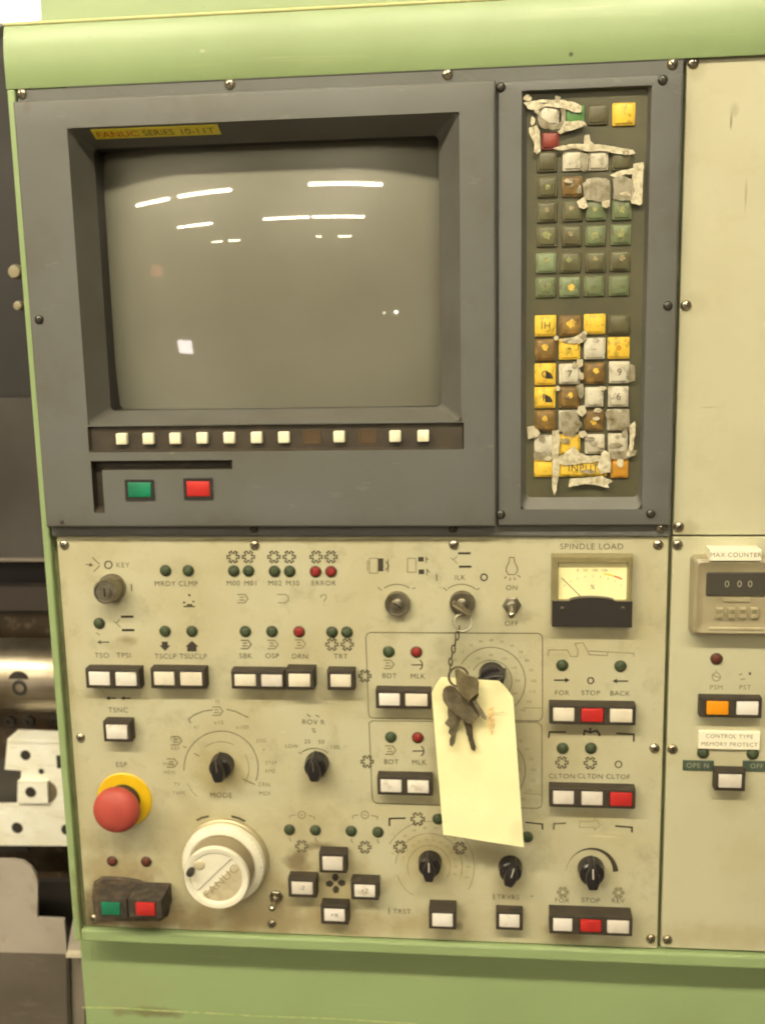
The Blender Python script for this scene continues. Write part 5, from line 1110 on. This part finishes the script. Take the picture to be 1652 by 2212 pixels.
mk('blade', plate_bm([(967, 1528), (996, 1551), (991, 1566), (985, 1584), (982.5, 1604), (977, 1614), (970.6, 1610), (970.6, 1600), (974, 1590), (968, 1583), (971, 1573), (960, 1563), (968, 1552), (966, 1541)], 0.0338, 0.0020), m_nickel, B2)
C3 = thing('key', 'key lying on edge at the right of the bunch with a bright steel blade', 'key', D(1035, 1530, 0.034), kg)
mk('blade', plate_bm([(1020, 1516), (1026.6, 1511.4), (1038, 1530), (1050, 1549.6), (1050, 1556), (1040, 1551)], 0.0350, 0.0020), mat('bright_steel', (0.40, 0.37, 0.28), 0.35, 0.6, col2=(0.24, 0.2, 0.13), scale=200), C3)
mk('bow', plate_bm([(1014, 1500), (1028, 1494), (1034, 1500), (1024, 1520), (1036, 1548), (1026, 1556), (1012, 1538)], 0.0342, 0.0018), m_dkey, C3)

# ------------------------------------------------------------------ machine interior behind the left edge
def bplate(name, label, cat, pts, h, th, m, parent=None, bev=0.0008):
    bm = bm_prism([xz(u, v, h) for u, v in pts], h - th, h)
    if parent: return mk(name, bm, m, parent)
    p = D(*pts[0], h); t = thing(name, label, cat, (p.x, -h, p.z)); mk('body', bm, m, t); return t
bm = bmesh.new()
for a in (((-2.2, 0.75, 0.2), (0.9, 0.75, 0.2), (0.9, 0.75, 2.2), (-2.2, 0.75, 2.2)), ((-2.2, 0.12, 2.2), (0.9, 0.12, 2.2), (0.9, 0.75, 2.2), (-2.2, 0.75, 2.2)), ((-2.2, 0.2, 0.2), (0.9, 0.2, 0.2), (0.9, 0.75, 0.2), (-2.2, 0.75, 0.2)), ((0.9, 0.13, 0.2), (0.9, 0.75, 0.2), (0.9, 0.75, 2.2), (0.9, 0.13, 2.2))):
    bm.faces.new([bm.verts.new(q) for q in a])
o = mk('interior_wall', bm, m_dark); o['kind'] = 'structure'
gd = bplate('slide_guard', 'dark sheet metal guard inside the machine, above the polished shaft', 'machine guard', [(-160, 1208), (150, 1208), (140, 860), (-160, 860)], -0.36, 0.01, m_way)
bplate('guard_upper_shade', '', '', [(-160, 857), (140, 857), (120, 100), (-160, 100)], -0.38, 0.01, m_dark, gd)  # same guard surface, coloured darker where less light reaches
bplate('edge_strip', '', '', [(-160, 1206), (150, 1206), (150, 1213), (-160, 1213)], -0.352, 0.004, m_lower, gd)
rl = bplate('guide_rail', 'dark grooved guide rail between the dark guard and the polished shaft', 'guide rail', [(-160, 1322), (160, 1318), (160, 1268), (-160, 1268)], -0.37, 0.02, mat('rail_dark', (0.05, 0.04, 0.035), 0.45, 0.3))
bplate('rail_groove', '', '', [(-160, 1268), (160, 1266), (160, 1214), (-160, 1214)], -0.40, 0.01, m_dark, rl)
bplate('rail_casting', '', '', [(-160, 1400), (160, 1400), (160, 1324), (-160, 1324)], -0.42, 0.01, m_brown, rl)
a = D(0, 1457, -0.38); rs = 76 * S(0, 1457, -0.36)
sh = thing('spindle_shaft', 'polished horizontal steel shaft with a socket screw, in the machine at left', 'shaft', a)
bm = bmesh.new(); n = 48; L = []
for x in (a.x - 0.6, a.x + 0.4): L.append([bm.verts.new((x, a.y + rs * math.cos(2 * math.pi * k / n), a.z + rs * math.sin(2 * math.pi * k / n))) for k in range(n)])
for k in range(n): bm.faces.new((L[0][k], L[0][(k + 1) % n], L[1][(k + 1) % n], L[1][k]))
bm.faces.new(L[0]); bm.faces.new(L[1]); mk('shaft_body', bm, m_shaft, sh, 40)
wear(m_shaft, (0.20, 0.15, 0.09), 0.6, 30, 0.50, 0.66, (0.25, 1, 5))  # dull streaks in the colour imitate scratchy highlights along the shaft
wear(m_block, (0.62, 0.56, 0.40), 0.5, 60, 0.56, 0.70, (0.5, 1, 2.5))
wear(m_cover, (0.20, 0.165, 0.12), 0.5, 40, 0.56, 0.72)
wear(m_lower, (0.30, 0.26, 0.21), 0.4, 60, 0.58, 0.70, (0.4, 1, 1))
wear(m_brown, (0.22, 0.18, 0.12), 0.5, 70, 0.56, 0.68)
c = D(46, 1484, -0.338); mk('socket_screw', bm_lathe([(0.0105, 0), (0.0105, 0.006), (0.009, 0.0075), (0.0055, 0.0075), (0.0055, 0.003), (0, 0.003)], c.x, c.z, 24, h=-0.341), m_bsteel, sh, 40)
c = D(45, 1470, -0.340); mk('screw_pocket', bm_lathe([(0.0135, 0), (0.0135, 0.0012), (0, 0.0012)], c.x, c.z, 24, h=-0.3365), m_slot, sh)
ws = bplate('way_casting', 'oily brown machine casting below the shaft, behind the white tool block', 'casting', [(-160, 2000), (190, 2000), (190, 1532), (-160, 1528)], -0.385, 0.02, m_brown)
for u in (20, 62, 118): c = D(u, 1560, -0.38); mk('cap_screw', bm_lathe([(0.007, 0), (0.007, 0.004), (0.0035, 0.004), (0.0035, 0.001), (0, 0.001)], c.x, c.z, 16, h=-0.385), m_bsteel, ws, 40)
bplate('side_plate', '', '', [(-160, 1840), (60, 1840), (60, 1640), (-160, 1640)], -0.375, 0.006, m_way, ws)
HBk = -0.33
tb = bplate('tool_block', 'bright milled aluminium tool block with stepped edges and dark discs for bored holes', 'tool block', [(17, 1596), (200, 1602), (205, 1828), (-60, 1826), (-60, 1757), (39, 1757), (47, 1665), (11, 1662)], HBk, 0.03, m_block)
bplate('clamp_pad', '', '', [(39, 1687), (102, 1688), (104, 1735), (38, 1735)], HBk + 0.006, 0.0058, m_block, tb)
bplate('top_ridge', '', '', [(19, 1598), (200, 1604), (200, 1608), (19, 1603)], HBk + 0.002, 0.0018, m_block, tb)
def bore(u, v, r, h, p):  # raised dark disc stands in for the shade inside a bore
    c = D(u, v, h); R_ = r * S(u, v, h); mk('bore_shade_disc', bm_lathe([(R_ * 1.08, 0), (R_ * 1.08, 0.0006), (R_ * 0.9, 0.0010), (R_ * 0.86, 0.0002), (0, 0.0002)], c.x, c.z, 24, h=h), m_slot, p)
for u, v, r in ((56, 1631, 10), (90, 1666, 5.5), (38, 1788, 11), (145, 1792, 11)): bore(u, v, r, HBk, tb)
bore(67, 1711, 10.5, HBk + 0.006, tb)
bplate('notch_shade', '', '', [(122, 1632), (170, 1632), (170, 1658), (124, 1660)], HBk + 0.0008, 0.0006, m_slot, tb)  # flat dark plate in place of the notch's shaded depth
mk('round_pocket', bm_prism(poly([(104, 1688)] + [(104 + 20 * math.sin(math.radians(a_)), 1711 - 23 * math.cos(math.radians(a_))) for a_ in range(15, 180, 15)] + [(104, 1734)], HBk), HBk, HBk + 0.0007), mat('pocket_shade', (0.22, 0.18, 0.11), 0.5, 0.3), tb)
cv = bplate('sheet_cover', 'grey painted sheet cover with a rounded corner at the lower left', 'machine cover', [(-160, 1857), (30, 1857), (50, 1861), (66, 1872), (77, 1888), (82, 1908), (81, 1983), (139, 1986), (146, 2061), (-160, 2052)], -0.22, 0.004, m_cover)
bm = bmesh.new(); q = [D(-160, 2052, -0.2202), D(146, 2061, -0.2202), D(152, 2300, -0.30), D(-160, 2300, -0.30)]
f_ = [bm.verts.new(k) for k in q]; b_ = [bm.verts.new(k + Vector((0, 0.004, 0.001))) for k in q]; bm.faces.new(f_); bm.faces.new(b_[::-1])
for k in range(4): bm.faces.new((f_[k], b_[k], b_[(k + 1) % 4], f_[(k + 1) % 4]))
mk('lower_flap', bm, m_lower, cv)  # darker than the cover above, imitating the shade of its tilt
bplate('gap_shade', 'black sheet for the dark gap between the sheet cover and the green cabinet', 'gap_shade', [(70, 1905), (200, 1905), (200, 2000), (70, 2000)], -0.30, 0.01, m_black)  # black sheet in place of the shade in an open gap
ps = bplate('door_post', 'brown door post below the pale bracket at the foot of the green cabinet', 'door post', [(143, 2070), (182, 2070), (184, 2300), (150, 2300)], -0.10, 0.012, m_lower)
bplate('post_edge', '', '', [(143, 2068), (150, 2068), (156, 2300), (147, 2300)], -0.096, 0.004, m_bezel, ps)
bk = bplate('pale_bracket', 'small pale bracket beside the lower left corner of the green cabinet', 'bracket', [(158, 1988), (180, 1990), (180, 2062), (145, 2062), (150, 2030)], -0.085, 0.006, m_cover)
bplate('bracket_lip', '', '', [(143, 2061), (180, 2061), (180, 2069), (143, 2069)], -0.079, 0.010, m_pale, bk)
for lab, u, v, r in (('larger pale round knob half hidden behind the green edge at left', 42, 588, 15), ('smaller pale knob just below the larger one, behind the green edge', 49, 661, 10)):
    c = D(u, v, -0.2); R_ = r * S(u, v, -0.2); t = thing('round_knob', lab, 'knob', (c.x, 0.2, c.z))
    mk('knob_body', bm_lathe([(R_ * 0.7, -0.02), (R_ * 0.8, 0), (R_, 0.003), (R_, 0.008), (R_ * 0.8, 0.012), (0, 0.013)], c.x, c.z, 28, h=-0.2), m_tan, t, 40)
# lit work lamp seen over the top left corner of the cabinet
c = D(20, 5, -0.25); r = RECT(-60, -70, 84, 47, -0.25)
t = thing('work_lamp', 'glowing white work lamp behind the top left corner of the green cabinet', 'lamp', (c.x, 0.25, r[2]))
mk('lamp_housing', bm_box(r[0] - 0.004, r[1] + 0.004, r[2] - 0.004, r[3] + 0.004, -0.29, -0.2515, 0.004), m_fix, t)
mk('lit_diffuser', bm_box(r[0], r[1], r[2], r[3], -0.2512, -0.246, 0.004, 3), mat('lit_diffuser', (0.8, 0.8, 0.7), 0.5, emit=(1, 0.97, 0.86), estr=3.0), t)
